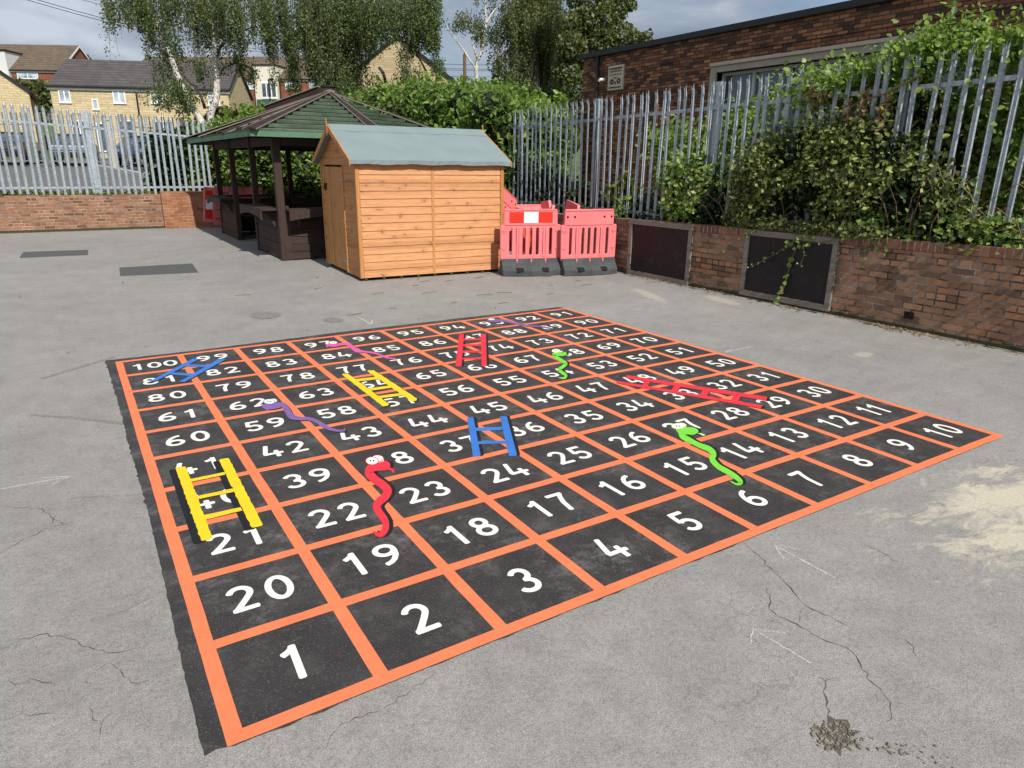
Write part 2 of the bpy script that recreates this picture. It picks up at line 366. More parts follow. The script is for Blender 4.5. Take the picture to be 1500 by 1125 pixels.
def roof_tile(name, c, rh=.32, axis='z', mossy=0.):
    mt, nt, b = nodes(name); g = nt.nodes.new('ShaderNodeNewGeometry'); s = nt.nodes.new('ShaderNodeSeparateXYZ'); L(nt, g.outputs['Position'], s.inputs[0])
    fr = math_(nt, 'FRACT', math_(nt, 'DIVIDE', s.outputs[2], rh))
    row = math_(nt, 'FLOOR', math_(nt, 'DIVIDE', s.outputs[2], rh))
    line = mrange(nt, fr, .05, .38, 1, 0)
    cb = nt.nodes.new('ShaderNodeCombineXYZ'); L(nt, math_(nt, 'MULTIPLY', math_(nt, 'ADD', s.outputs[0], math_(nt, 'MULTIPLY', row, .17)), 3.), cb.inputs[0]); L(nt, row, cb.inputs[1])
    wn = nt.nodes.new('ShaderNodeTexWhiteNoise'); fl = N(nt, 'ShaderNodeVectorMath'); fl.operation = 'FLOOR'; L(nt, cb.outputs[0], fl.inputs[0]); L(nt, fl.outputs[0], wn.inputs['Vector'])
    n = noise(nt, g.outputs['Position'], .6, 5, .7)
    r = ramp(nt, [(.25, mul(c, .8)), (.75, mul(c, 1.2))]); L(nt, math_(nt, 'ADD', math_(nt, 'MULTIPLY', n, .6), math_(nt, 'MULTIPLY', wn.outputs['Value'], .4)), r.inputs[0])
    col = mixrgb(nt, math_(nt, 'MULTIPLY', line, .7), r.outputs[0], mul(c, .3))
    L(nt, col, b.inputs['Base Color']); b.inputs['Roughness'].default_value = .85
    bump(nt, b, fr, .6, .04); return mt

def glass_mat(name='window_glass', c=(.03, .04, .05)):
    mt, nt, b = nodes(name); v = coords(nt, world=True)
    r = ramp(nt, [(.35, c), (.65, mul(c, 3.2))]); L(nt, noise(nt, v, 1.1, 2), r.inputs[0]); L(nt, r.outputs[0], b.inputs['Base Color'])
    b.inputs['Roughness'].default_value = .08; b.inputs['Specular IOR Level'].default_value = .8; return mt

M = {}
M['asphalt'] = asphalt_mat()
M['patch'] = plain('fresh_asphalt_patch', (.075, .078, .078), .9, .35, 30, 180, .5, .006, world=True)
M['black'] = board_black()
M['orange'] = road_paint('orange_road_paint', (.79, .20, .085), .55, var=.09, grit_amt=.20, wt=(.63, .73), wm=(.40, .62))
M['white'] = road_paint('white_road_paint', (.79, .78, .71), .4, var=.07, grit_amt=.16, wt=(.65, .75), wm=(.45, .65))
M['yellow'] = road_paint('yellow_road_paint', (.79, .55, .015), .35, var=.08, grit_amt=.12)
M['blue'] = road_paint('blue_road_paint', (.04, .17, .53), .3, var=.12, grit_amt=.12)
M['red'] = road_paint('red_road_paint', (.68, .032, .052), .3, var=.08, grit_amt=.12)
M['purple'] = road_paint('purple_road_paint', (.19, .11, .31), .3, var=.08, grit_amt=.12)
M['pink'] = road_paint('pink_road_paint', (.62, .10, .32), .12, var=.08, grit_amt=.12)
M['green'] = road_paint('green_road_paint', (.17, .60, .05), .3, var=.08, grit_amt=.12)
M['palegreen'] = road_paint('pale_green_road_paint', (.45, .72, .30), .1, grit_amt=.12)
M['shadowblack'] = road_paint('jet_black_road_paint', (.010, .011, .014), 0, grit_amt=.2)
M['chalk'] = road_paint('chalk', (.60, .59, .57), .95, grit_amt=.4, under=(.30, .29, .275), wt=(.46, .52), wm=(.1, .3))
M['brownmark'] = road_paint('brown_scuff', (.185, .16, .148), .9, grit_amt=.4, under=(.30, .29, .275), wt=(.5, .58), wm=(.3, .5))
M['crack'] = plain('crack_dirt', (.085, .078, .07), .95, .3, 20, 100, .4, .004, world=True)
M['hole_dark'] = plain('pothole_shade', (.10, .09, .072), .95, .5, 40, 130, .8, .01, world=True)
M['rubble'] = plain('broken_asphalt', (.20, .18, .145), .95, .6, 40, 130, .8, .01, world=True)
M['galv'] = galv_mat()
RB = [(.20, .115, .072), (.33, .18, .10), (.41, .225, .13), (.27, .15, .088), (.47, .26, .155), (.36, .20, .12), (.42, .20, .10)]
M['galv_far'] = plain('backlit_steel', (.17, .18, .195), .7, .25, 3, 20, 0)  # darker fence steel, its backlit shade put into the colour
M['brick_right'] = brick_mat('garden_wall_brick', 'y', RB, (.34, .31, .28), .225, .0745, .5, 5, .0085, .022, .35, jag=.016, mvar=.86)
M['brick_cope'] = brick_mat('brick_on_edge_coping', 'y', [(.20, .085, .058), (.30, .125, .078), (.27, .125, .08), (.34, .155, .10)], (.34, .31, .28), .0745, 1.0, 1, 2, .0085, .016, .15, 0, zoff=-.3, jag=.012)
LB = [(.17, .085, .06), (.30, .135, .08), (.36, .17, .10), (.24, .12, .085), (.40, .20, .12), (.31, .17, .12)]
M['brick_left'] = brick_mat('weathered_wall_brick', 'x', LB, (.46, .38, .27), .225, .075, .5, 4, .009, .014, .18, jag=.014)
M['brick_new'] = brick_mat('newer_wall_brick', 'x', [(.32, .12, .055), (.42, .165, .075), (.38, .15, .08), (.46, .19, .09), (.30, .10, .055)], (.36, .30, .22), .225, .075, 1, 2, .009, .012, .05, jag=.008)
M['brick_hall'] = brick_mat('dark_hall_brick', 'y', [(.10, .054, .040), (.19, .092, .056), (.30, .135, .074), (.42, .195, .098), (.14, .075, .054), (.52, .25, .125), (.24, .115, .070), (.095, .06, .05)], (.085, .058, .042), .20, .064, 1, 2, .007, .012, .3, jag=.01)
M['brick_house'] = brick_mat('red_house_brick', 'xy', [(.22, .065, .04), (.30, .09, .055), (.26, .08, .05)], (.3, .2, .16), .24, .08, 1, 2, .008, .005)
M['stone'] = brick_mat('yellow_stone_blocks', 'xy', [(.56, .46, .27), (.66, .55, .34), (.61, .50, .31), (.70, .58, .38), (.60, .48, .29)], (.52, .42, .26), .42, .15, 1, 2, .012, .01, 0, mvar=.3)
M['stone2'] = brick_mat('pale_stone_blocks', 'xy', [(.46, .37, .22), (.54, .43, .27), (.5, .4, .25), (.58, .47, .3)], (.4, .32, .2), .42, .15, 1, 2, .012, .01, 0, mvar=.3)
M['tile_dark'] = roof_tile('dark_roof_tiles', (.075, .065, .066), .20)
M['tile_brown'] = roof_tile('brown_roof_tiles', (.115, .085, .058), .22)
M['upvc'] = plain('white_plastic_frame', (.80, .80, .80), .4, .04, 3, 20, 0)
M['cream'] = plain('cream_render', (.66, .63, .52), .9, .06, 1, 10, .1)
M['panelwhite'] = plain('pale_grey_cladding', (.62, .63, .62), .8, .05, 1, 10, 0)
M['gutter'] = plain('black_gutter_plastic', (.012, .012, .013), .45, .2, 4, 30, 0)
M['greenpanel'] = plain('dark_green_panel', (.04, .10, .075), .6, .1, 2, 10, 0)
M['glass'] = glass_mat(); M['glass_pale'] = glass_mat('curtained_glass', (.16, .19, .22))
M['shed'] = wood_mat('shed_cladding_pine', (.67, .355, .18), (.585, .285, .130), (.46, .205, .082))
M['shed_gable'] = wood_mat('shed_gable_pine', (.60, .29, .105), (.50, .22, .073), (.33, .13, .04), along='y')
M['shed_trim'] = wood_mat('shed_trim_pine', (.60, .29, .11), (.50, .225, .075), (.40, .17, .05), knots=False, along='z', board=.2)
M['shed_door'] = wood_mat('shed_door_pine', (.60, .30, .11), (.50, .23, .078), (.36, .15, .045), along='z', board=.11)
M['felt'] = plain('green_mineral_roof_felt', (.185, .235, .242), .95, .10, 3, 260, .35, .003)
M['gaz'] = wood_mat('dark_stained_timber', (.060, .036, .028), (.040, .024, .020), (.022, .014, .012), knots=False, board=.12, rough=.75)
M['gaz_post'] = wood_mat('dark_stained_posts', (.075, .046, .036), (.050, .031, .025), (.03, .019, .016), knots=False, along='z', board=.3, rough=.75)
M['gaz_cap'] = plain('weathered_brown_ridge_board', (.042, .031, .028), .95, .35, 3, 40, .3, .004, stretch=(1, 1, 4), spec=.08)
M['gaz_edge'] = plain('pale_timber_edge', (.22, .185, .16), .9, .25, 4, 40, .3, .004)
M['gaz_green'] = plain('green_stained_boards', (.085, .128, .082), .85, .55, 2.5, 35, .35, .004)
M['gaz_green_eave'] = plain('green_painted_eaves_board', (.085, .175, .10), .7, .25, 3, 40, .2, .003)
M['bpink'] = plain('faded_red_barrier_plastic', (.74, .185, .195), .5, .16, 3, 25, .08, .002)
M['borange'] = plain('orange_barrier_plastic', (.70, .12, .045), .5, .14, 3, 25, .08, .002)
M['bred'] = plain('red_reflective_sheet', (.62, .03, .015), .35, .06, 3, 30, 0)
M['bwhite'] = plain('white_reflective_sheet', (.80, .80, .80), .35, .05, 3, 30, 0)
M['rubber'] = plain('recycled_rubber_foot', (.055, .060, .064), .85, .45, 5, 50, .4, .004)
M['slot'] = plain('hole_dark', (.008, .008, .008), .9, .1, 3, 20, 0)
M['chalkboard'] = plain('painted_blackboard', (.018, .014, .018), .55, .35, 3, 60, .05, .001, spec=.3, stretch=(1, 3, .6))
_m, _nt, _b = nodes('painted_blackboard'); _v = coords(_nt, world=True); _v2 = coords(_nt, (1, 5, .5), world=True)
_sm = math_(_nt, 'MAXIMUM', math_(_nt, 'MULTIPLY', mrange(_nt, noise(_nt, _v2, 5, 6, .75), .60, .80), .5), math_(_nt, 'MULTIPLY', mrange(_nt, noise(_nt, _v, 4.5, 7, .75, 1.5), .56, .74), .32))
_r = ramp(_nt, [(.3, (.007, .006, .008)), (.7, (.016, .012, .015))]); L(_nt, noise(_nt, _v, 1.5, 4), _r.inputs[0])
L(_nt, mixrgb(_nt, _sm, _r.outputs[0], (.09, .087, .088)), _b.inputs['Base Color']); _b.inputs['Roughness'].default_value = .5; _b.inputs['Specular IOR Level'].default_value = .3; M['chalkboard'] = _m
M['frame_grey'] = wood_mat('weathered_grey_frame', (.30, .265, .23), (.23, .20, .175), (.15, .13, .11), knots=False, board=.07, along='y')
M['concrete_trim'] = plain('stone_window_surround', (.40, .36, .29), .9, .12, 4, 60, .3, .003)
M['plaque'] = plain('carved_stone_plaque', (.60, .52, .40), .9, .15, 12, 80, .3, .003)
M['plaque_dark'] = plain('dark_carving', (.06, .045, .035), .9, .3, 12, 80, .3, .003)  # dark tone for the carved marks on the plaque
M['winframe'] = plain('old_white_window_frame', (.55, .55, .52), .6, .15, 4, 30, .1)
M['soil'] = plain('dark_soil', (.05, .036, .025), .95, .5, 4, 60, .8, .02)
M['grass'] = plain('rough_grass', (.07, .11, .03), .95, .4, .4, 12, .6, .05)
M['carpark'] = plain('car_park_asphalt', (.125, .122, .118), .92, .2, .8, 90, .4, .006, world=True)
M['concrete'] = plain('pale_concrete', (.42, .40, .36), .9, .15, 1.5, 40, .3)
M['bark'] = plain('birch_bark', (.46, .43, .39), .85, .5, 5, 26, .5, .01, stretch=(1, 1, .35))
M['bark_dark'] = plain('dark_branch_bark', (.075, .06, .05), .9, .4, 6, 30, .5, .01)
M['twig'] = plain('dry_twig', (.20, .13, .075), .9, .3, 10, 60, .2)
M['vine_stem'] = plain('vine_stem', (.16, .16, .08), .8, .3, 10, 60, .1)
M['polewood'] = plain('creosoted_pole', (.16, .085, .055), .9, .25, 4, 30, .3)
M['cable'] = plain('black_cable', (.03, .03, .035), .6, .1, 3, 10, 0)
M['metal_dark'] = plain('dark_metal', (.02, .02, .02), .45, .2, 6, 40, .05, metal=.5)
M['zinc'] = plain('zinc_hinge', (.40, .40, .38), .45, .2, 10, 60, .05, metal=.6)
M['lightplastic'] = plain('off_white_plastic', (.70, .70, .68), .4, .05, 6, 40, 0)
LEAF_BIRCH = [(0, (.038, .060, .020)), (.45, (.082, .118, .038)), (.8, (.155, .195, .062)), (1, (.29, .30, .11))]
M['leaf_birch'] = leaf_mat('birch_leaves', LEAF_BIRCH, .3)
M['leaf_birch2'] = leaf_mat('bright_birch_leaves', [(0, (.050, .066, .024)), (.5, (.105, .130, .044)), (1, (.24, .25, .09))], .32)
M['leaf_hedge'] = leaf_mat('laurel_leaves', [(0, (.055, .10, .018)), (.5, (.125, .205, .036)), (.85, (.24, .34, .07)), (1, (.40, .48, .13))], .4, .4, .4)
M['leaf_bramble'] = leaf_mat('bramble_leaves', [(0, (.045, .045, .022)), (.35, (.095, .125, .036)), (.65, (.20, .26, .066)), (.88, (.42, .45, .15)), (1, (.28, .14, .07))], .3, .5)
M['leaf_bright'] = leaf_mat('young_vine_leaves', [(0, (.07, .13, .03)), (.45, (.17, .26, .055)), (.8, (.34, .41, .12)), (1, (.55, .53, .24))], .42, .45)
M['leaf_brown'] = leaf_mat('dead_leaves', [(0, (.14, .08, .045)), (.6, (.30, .20, .12)), (1, (.48, .36, .24))], .3, .8)
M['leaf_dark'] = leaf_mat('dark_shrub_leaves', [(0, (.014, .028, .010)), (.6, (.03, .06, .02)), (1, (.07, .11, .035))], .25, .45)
M['leaf_yellow'] = leaf_mat('yellow_green_leaves', [(0, (.09, .12, .02)), (.6, (.20, .22, .03)), (1, (.36, .32, .05))], .35, .5)
M['car_blue'] = plain('blue_car_paint', (.02, .05, .14), .25, .05, 1, 5, 0, spec=.6)
M['car_dark'] = plain('dark_car_paint', (.015, .017, .022), .25, .05, 1, 5, 0, spec=.6)
M['car_silver'] = plain('grey_blue_car_paint', (.06, .085, .13), .35, .05, 1, 5, 0, metal=.2)
M['tyre'] = plain('tyre_rubber', (.012, .012, .012), .85, .2, 8, 40, .1)
M['lamp'] = plain('headlight_lens', (.22, .23, .25), .15, .05, 5, 20, 0)
M['dirt'] = plain('moss_and_dirt', (.05, .05, .025), .95, .4, 8, 50, .6, .01)

# ================================================================ SETTING
# playground slab, car park behind the far wall, banks, one sheet out to the horizon
YW = 18.95          # far wall line
XW = 7.68           # right wall line
mb = MB(); mb.poly([(-60, -45, 0), (XW+.1, -45, 0), (XW+.1, YW+.1, 0), (-60, YW+.1, 0)])
tag(mb.build('playground', M['asphalt']), kind='structure')

def terrain():
    xs = np.concatenate([np.linspace(-900, -90, 12), np.linspace(-80, 80, 54), np.linspace(90, 900, 12)])
    ys = np.concatenate([[-400, -150, -60], np.linspace(-45, 60, 71), np.linspace(65, 160, 24), [220, 320, 500, 900]])
    X, Y = np.meshgrid(xs, ys)
    prof_y = [-1000, 19.2, 24, 33, 42, 52, 62, 75, 95, 130, 200, 2000]
    prof_z = [.80, .80, .98, 1.28, 1.5, 1.75, 2.4, 4.6, 6.5, 7.0, 7.0, 7.0]
    Z = np.interp(Y, prof_y, prof_z) - .06
    Z += .25*np.sin(X*.05+1)*np.clip((Y-60)/60, 0, 1)
    # drop below the playground slab where it lies
    inside = (X < XW+.3) & (Y < YW+3.0)
    Z = np.where(inside, -.6, Z)
    V = np.stack([X, Y, Z], -1).reshape(-1, 3); ny, nx = X.shape
    i = np.arange(ny*nx).reshape(ny, nx)
    F = np.stack([i[:-1, :-1], i[:-1, 1:], i[1:, 1:], i[1:, :-1]], -1).reshape(-1, 4)
    return np_mesh('terrain', V, F, M['grass'])
tag(link('terrain', terrain()), kind='structure')

# soil bed held back by the right wall
mb = MB(); mb.poly([(XW+.18, -45, .80), (60, -45, .80), (60, 23, .80), (XW+.18, 23, .80)])
tag(mb.build('soil_bed', M['soil']), kind='structure')
# car park surface, rising gently away from the wall
mb = MB()
cz = [(19.2, .85), (24, 1.0), (33, 1.30), (42, 1.53), (49, 1.66)]
for (y0, z0), (y1, z1) in zip(cz[:-1], cz[1:]):
    mb.add([(-40, y0, z0), (9.5, y0, z0), (9.5, y1, z1), (-40, y1, z1)], [(0, 1, 2, 3)])
tag(mb.build('car_park', M['carpark']), kind='structure')
# pale kerb and footway across the car park
mb = MB(); mb.hexa([(3.2, 24, .95), (3.45, 24, .95), (1.4, 38, 1.35), (1.15, 38, 1.35), (3.2, 24, 1.12), (3.45, 24, 1.12), (1.4, 38, 1.53), (1.15, 38, 1.53)])
tag(mb.build('kerb', M['concrete']), kind='structure')

# darker rectangular asphalt patches
def flat(name, pts, mat, z, parent=None):
    mb = MB(); mb.poly([(p[0], p[1], z) for p in pts]); return mb.build(name, mat, parent)
for pts, lab in (([(132, 225), (160, 183), (605, 168), (605, 205)], 'dark repair patch in the asphalt nearest the far brick wall'),
                 ([(825, 350), (820, 290), (1320, 262), (1365, 325)], 'dark repair patch in the asphalt between the game board and the far wall')):
    w = [gp(u*.2133, 330+v*.2133)[:2] for u, v in pts]
    tag(flat('asphalt_patch', w, M['patch'], .004), lab, 'asphalt patch', 'dark patches in the asphalt')

# cracks: thin dirty ribbons in the slab
def wiggle(pts, n=7, amp=.012):
    out = []
    for a, b in zip(pts[:-1], pts[1:]):
        a, b = np.array(a[:2]), np.array(b[:2]); k = max(2, int(np.linalg.norm(b-a)/.022)); d = (b-a)/max(1e-6, np.linalg.norm(b-a)); nrm = np.array([-d[1], d[0]])
        for t in range(k):
            f = t/k; out.append(a+(b-a)*f+nrm*rng.normal(0, amp)*(0 if t == 0 else 1))
    out.append(np.array(pts[-1][:2])); return out
def ribbon(mb, pts, w0, z, taper=True, jit=.5):
    n = len(pts); Lf, Rt = [], []
    for i, p in enumerate(pts):
        d = pts[min(n-1, i+1)]-pts[max(0, i-1)]; d = d/max(1e-9, np.linalg.norm(d)); nr = np.array([-d[1], d[0]])
        w = w0*(1+jit*rng.uniform(-1, 1))/2
        if taper: w *= min(1, .25+4*min(i, n-1-i)/n)
        Lf.append(p+nr*w); Rt.append(p-nr*w)
    for i in range(n-1): mb.add([(*Lf[i], z), (*Lf[i+1], z), (*Rt[i+1], z), (*Rt[i], z)], [(3, 2, 1, 0)])
mb = MB()
def Z5(*p): return [gp(1050+x*.3243, 760+y*.3243) for x, y in p]
def Z3(*p): return [gp(x*.3243, 760+y*.3243) for x, y in p]
for pts, w in ((Z5((105, 100), (190, 165), (240, 220), (300, 280), (345, 330), (380, 370), (430, 410), (510, 440), (610, 490)), .010),
               (Z5((230, 315), (245, 375), (235, 405), (275, 440), (360, 475), (430, 520), (500, 555), (610, 600), (650, 660), (700, 740), (755, 795), (785, 830), (765, 920)), .010),
               (Z5((490, 730), (480, 780), (500, 830), (510, 870), (500, 900)), .010), (Z5((395, 395), (375, 430), (372, 465)), .005),
               (Z5((660, 110), (740, 150), (790, 188), (850, 195)), .007), (Z5((460, 715), (490, 735), (540, 715)), .005), (Z5((850, 545), (890, 580), (905, 625)), .006),
               (Z3((0, 150), (80, 110), (200, 50), (240, 10), (245, -20)), .009), (Z3((200, 50), (290, 25), (370, 10)), .005),
               (Z3((0, 590), (60, 560), (215, 518), (330, 545), (400, 578), (480, 605), (560, 600), (650, 580), (690, 550)), .007),
               (Z3((490, 650), (540, 680), (560, 715), (620, 745), (700, 735)), .007), (Z3((490, 650), (430, 690), (385, 740), (380, 770)), .005),
               (Z3((0, 740), (100, 745), (170, 730), (250, 745)), .006), (Z3((0, 912), (100, 878), (140, 890), (260, 880)), .007), (Z3((100, 878), (95, 830)), .005),
               (Z3((400, 850), (420, 910), (460, 930), (490, 860)), .005), (Z3((460, 930), (445, 1000)), .004), (Z3((480, 440), (570, 415), (660, 365)), .004),
               ([gp(0, 742), gp(60, 745), gp(75, 758), gp(100, 770)], .008), ([gp(60, 740), gp(120, 728), gp(205, 725)], .006), ([gp(640, 985), gp(560, 1040), gp(500, 1060), gp(470, 1100)], .005)):
    ribbon(mb, wiggle(pts, amp=.006), w*.48, .003, True, .8)
tag(mb.build('pavement_cracks', M['crack']), kind='structure')
# pothole: flat patch with the hollow's shade put into its colour, broken stones
def pothole():
    c = gp(1222, 1078)[:2]; mb = MB(); n = 26; ring = []
    for i in range(n):
        a = 2*PI*i/n; r = (.062 if math.cos(a-2.5) < .3 else .05)*(1+.42*rng.uniform(-1, 1)); ring.append((c[0]+r*1.25*math.cos(a), c[1]+r*.9*math.sin(a), .005))
    hole = MB(); hole.poly([(p[0], p[1], .0012) for p in ring]); tag(hole.build('pothole', M['hole_dark']), kind='structure')
    for i in range(260):
        a = rng.uniform(0, 2*PI); r = .066*math.sqrt(rng.uniform()); q_ = min(.012, rng.gamma(1.2, .0022)+.001); x, y = c[0]+1.2*r*math.cos(a), c[1]+.9*r*math.sin(a)
        if i > 200: f = rng.uniform()**1.4; x, y = c[0]+.02+f*.19+rng.normal(0, .022), c[1]-.04-f*.19+rng.normal(0, .016)
        h = q_*rng.uniform(.05, .3); t0 = rng.uniform(0, 6)
        pl_ = [(x+q_*rng.uniform(.7, 1.3)*math.cos(t0+t), y+q_*rng.uniform(.7, 1.3)*math.sin(t0+t)) for t in (0, 1.5, 3.1, 4.6)]
        mb.hexa([(*p, .003) for p in pl_]+[(x+(p[0]-x)*.7, y+(p[1]-y)*.7, .005+h) for p in pl_])
    return mb.build('pothole_rubble', M['rubble'])
tag(pothole(), kind='stuff')
# brown scuff lines and chalk arrows
def strip_thing(name, segs, mat, lab, cat, group=None, z=.0045):
    mb = MB()
    for k, (pts, w) in enumerate(segs):
        ribbon(mb, wiggle(pts, amp=.002), w, z+.0004*k, False, .35)
    return tag(mb.build(name, mat), lab, cat, group)
strip_thing('scuff_mark', [([gp(60, 555), gp(120, 537), gp(168, 523)], .05)], M['brownmark'], 'straight brown scuff line running up to the far left corner of the board', 'scuff mark', 'brown scuffs beside the board')
strip_thing('scuff_mark', [([gp(46, 608), gp(110, 612), gp(183, 621)], .045)], M['brownmark'], 'brown scuff line meeting the left edge of the board beside square 61', 'scuff mark', 'brown scuffs beside the board')
def arrow(tail, tip, h1, h2, w, lab):
    strip_thing('chalk_arrow', [([gp(*tail), gp(*tip)], w), ([gp(*tip), gp(*h1)], w*.8), ([gp(*tip), gp(*h2)], w*.8)], M['chalk'], lab, 'chalk arrow', 'chalk arrows drawn on the ground')
arrow((-30, 722), (102, 698), (76, 710), (62, 700), .012, 'long chalk arrow pointing at the left edge of the board')
arrow((1224, 847), (1134, 799), (1172, 805), (1149, 819), .010, 'bright chalk arrow just below squares 6 and 7')
arrow((1188, 972), (1103, 921), (1150, 928), (1099, 945), .006, 'faint chalk arrow lowest in the photo, above the pothole')
arrow((526, 465), (544, 475), (545, 469), (538, 475), .02, 'small chalk arrow on the ground above squares 96 and 95')
arrow((1100, 508), (1062, 516), (1072, 512), (1070, 517), .015, 'small chalk arrow on the ground outside square 50')

# ================================================================ GAME BOARD
PITCH = .4946; Q0 = .027; LT = .0275
def bc(i): return Q0+PITCH*i
board = empty('snakes_and_ladders_board', (2.5, 2.5, 0), label='large black numbered game board with orange grid painted on the playground', cat='game board')
OFF = (-2.5, -2.5, 0)
# black base, ragged along its left and far edges
left = []
for i in range(170):
    y = .0+5.07*i/169
    left.append((float(np.interp(y, [0, .36, 1.03, 1.87, 2.85, 3.4, 4.3, 5.07], [-.064, -.064, -.053, -.045, -.054, -.050, -.059, -.071]))-(.006*abs(rng.normal(0, 1)) if y > 1.8 else .0022*abs(rng.normal(0, 1))), y))
far = [(x, float(np.interp(x, [-.05, .7, 2.1, 3.8, 5.0], [5.09, 5.068, 5.125, 5.12, 5.09]))+rng.normal(0, .004)) for x in np.linspace(-.06, 4.95, 60)]
near = [(x, -.004-(.008*max(0, rng.normal(-.3, 1)) if x < 2.6 else 0)) for x in np.linspace(4.9, .02, 90)]+[(-.03, .010)]
pts = left+far+[(4.985, 5.0), (4.99, .01)]+near
flat('black_base', pts, M['black'], .006, board).location = OFF
mb = MB()
def gridline(a, b, lo, hi, vertical, z):
    n = 40; e = []
    for i in range(n+1):
        t = lo+(hi-lo)*i/n; e.append((t, a+rng.normal(0, .0008), b+rng.normal(0, .0008)))
    for (t0, a0, b0), (t1, a1, b1) in zip(e[:-1], e[1:]):
        q = [(a0, t0, z), (b0, t0, z), (b1, t1, z), (a1, t1, z)] if vertical else [(t0, a0, z), (t1, a1, z), (t1, b1, z), (t0, b0, z)]
        mb.add(q, [(0, 1, 2, 3)])
for i in range(11):
    gridline(bc(i)-LT, bc(i)+LT, 0, 5.0-.0005, True, .0080)
for i in range(11):
    gridline(bc(i)-LT, bc(i)+LT, 0, 5.0-.0005, False, .0085)
mb.build('orange_grid', M['orange'], board, OFF)

# hand-drawn numerals from strokes
def arcp(cx, cy, rx, ry, a0, a1, n=16): return [(cx+rx*math.cos(math.radians(a0+(a1-a0)*i/n)), cy+ry*math.sin(math.radians(a0+(a1-a0)*i/n))) for i in range(n+1)]
GL = {
 '0': [(arcp(.3, .5, .225, .42, 0, 360, 36), True)],
 '1': [([(.13, .74), (.24, .80), (.35, .90)], False), ([(.345, .97), (.345, .0)], False)],
 '2': [(arcp(.295, .70, .215, .225, 165, -30, 18)+[(.40, .46), (.24, .24), (.105, .065)], False), ([(.06, .075), (.57, .075)], False)],
 '3': [(arcp(.29, .715, .195, .21, 155, -75, 18), False), (arcp(.29, .29, .225, .215, 88, -155, 20), False)],
 '4': [([(.21, .99), (.045, .30)], False), ([(.02, .285), (.60, .285)], False), ([(.42, .50), (.42, .0)], False)],
 '5': [([(.53, .925), (.15, .925)], False), ([(.165, .97), (.115, .50)], False), (arcp(.285, .315, .235, .24, 132, -150, 20), False)],
 '6': [(arcp(.30, .29, .225, .215, 0, 360, 30), True), ([(.47, .90), (.34, .86), (.22, .76), (.125, .60), (.082, .42), (.075, .29)], False)],
 '7': [([(.05, .925), (.55, .925)], False), ([(.50, .93), (.40, .72), (.31, .45), (.255, .0)], False)],
 '8': [(arcp(.30, .715, .185, .195, 0, 360, 28), True), (arcp(.30, .285, .225, .21, 0, 360, 30), True)],
}
GL['9'] = [([(.6-x, 1-y) for x, y in s], c) for s, c in GL['6']]
TW = .148
def glyph(mb, ch, ox, oy, sx, sy, z):
    for k, (pts, closed) in enumerate(GL[ch]):
        P = np.array(pts); n = len(P)
        if closed: P = P[:-1]; n -= 1
        Lf, Rt = [], []
        for i in range(n):
            if closed: d = P[(i+1) % n]-P[i-1]
            else: d = P[min(n-1, i+1)]-P[max(0, i-1)]
            d = d/np.linalg.norm(d); nr = np.array([-d[1], d[0]])*TW/2
            Lf.append(P[i]+nr); Rt.append(P[i]-nr)
        zz = z+.0005*k
        T = lambda p: (ox+p[0]*sx, oy+p[1]*sy, zz)
        for i in range(n if closed else n-1):
            j = (i+1) % n; mb.add([T(Rt[i]), T(Rt[j]), T(Lf[j]), T(Lf[i])], [(0, 1, 2, 3)])
        if not closed:                # slightly rounded ends
            for e, s in ((0, -1), (n-1, 1)):
                d = (P[1]-P[0] if e == 0 else P[-1]-P[-2]); d = d/np.linalg.norm(d)*s*TW*.16
                a, b_ = Lf[e], Rt[e]; c = (a*.75+b_*.25)+d; f = (a*.25+b_*.75)+d
                q = [T(a), T(c), T(f), T(b_)]
                mb.add(q, [(0, 1, 2, 3) if s < 0 else (3, 2, 1, 0)])
DH, DW = .192, .192
for nmb in range(1, 101):
    r = (nmb-1)//10; c = (nmb-1) % 10
    if r % 2: c = 9-c
    t = str(nmb); sp = {1: 0, 2: .152 if nmb not in (11,) else .12, 3: .128}[len(t)]
    cx, cy = bc(c)+PITCH/2+rng.normal(0, .006), bc(r)+PITCH/2+rng.normal(0, .006)
    ang = rng.normal(0, .02)
    o = empty('number', (cx-2.5, cy-2.5, 0), ang); o.parent = board; o['label'] = 'white number %d' % nmb
    for i, ch in enumerate(t):
        x = (i-(len(t)-1)/2)*sp; mb = MB()
        glyph(mb, ch, x-.3*DW*.98, -DH/2, DW*.98, DH*(1+rng.normal(0, .015)), .009)
        mb.build('digit', M['white'], o)

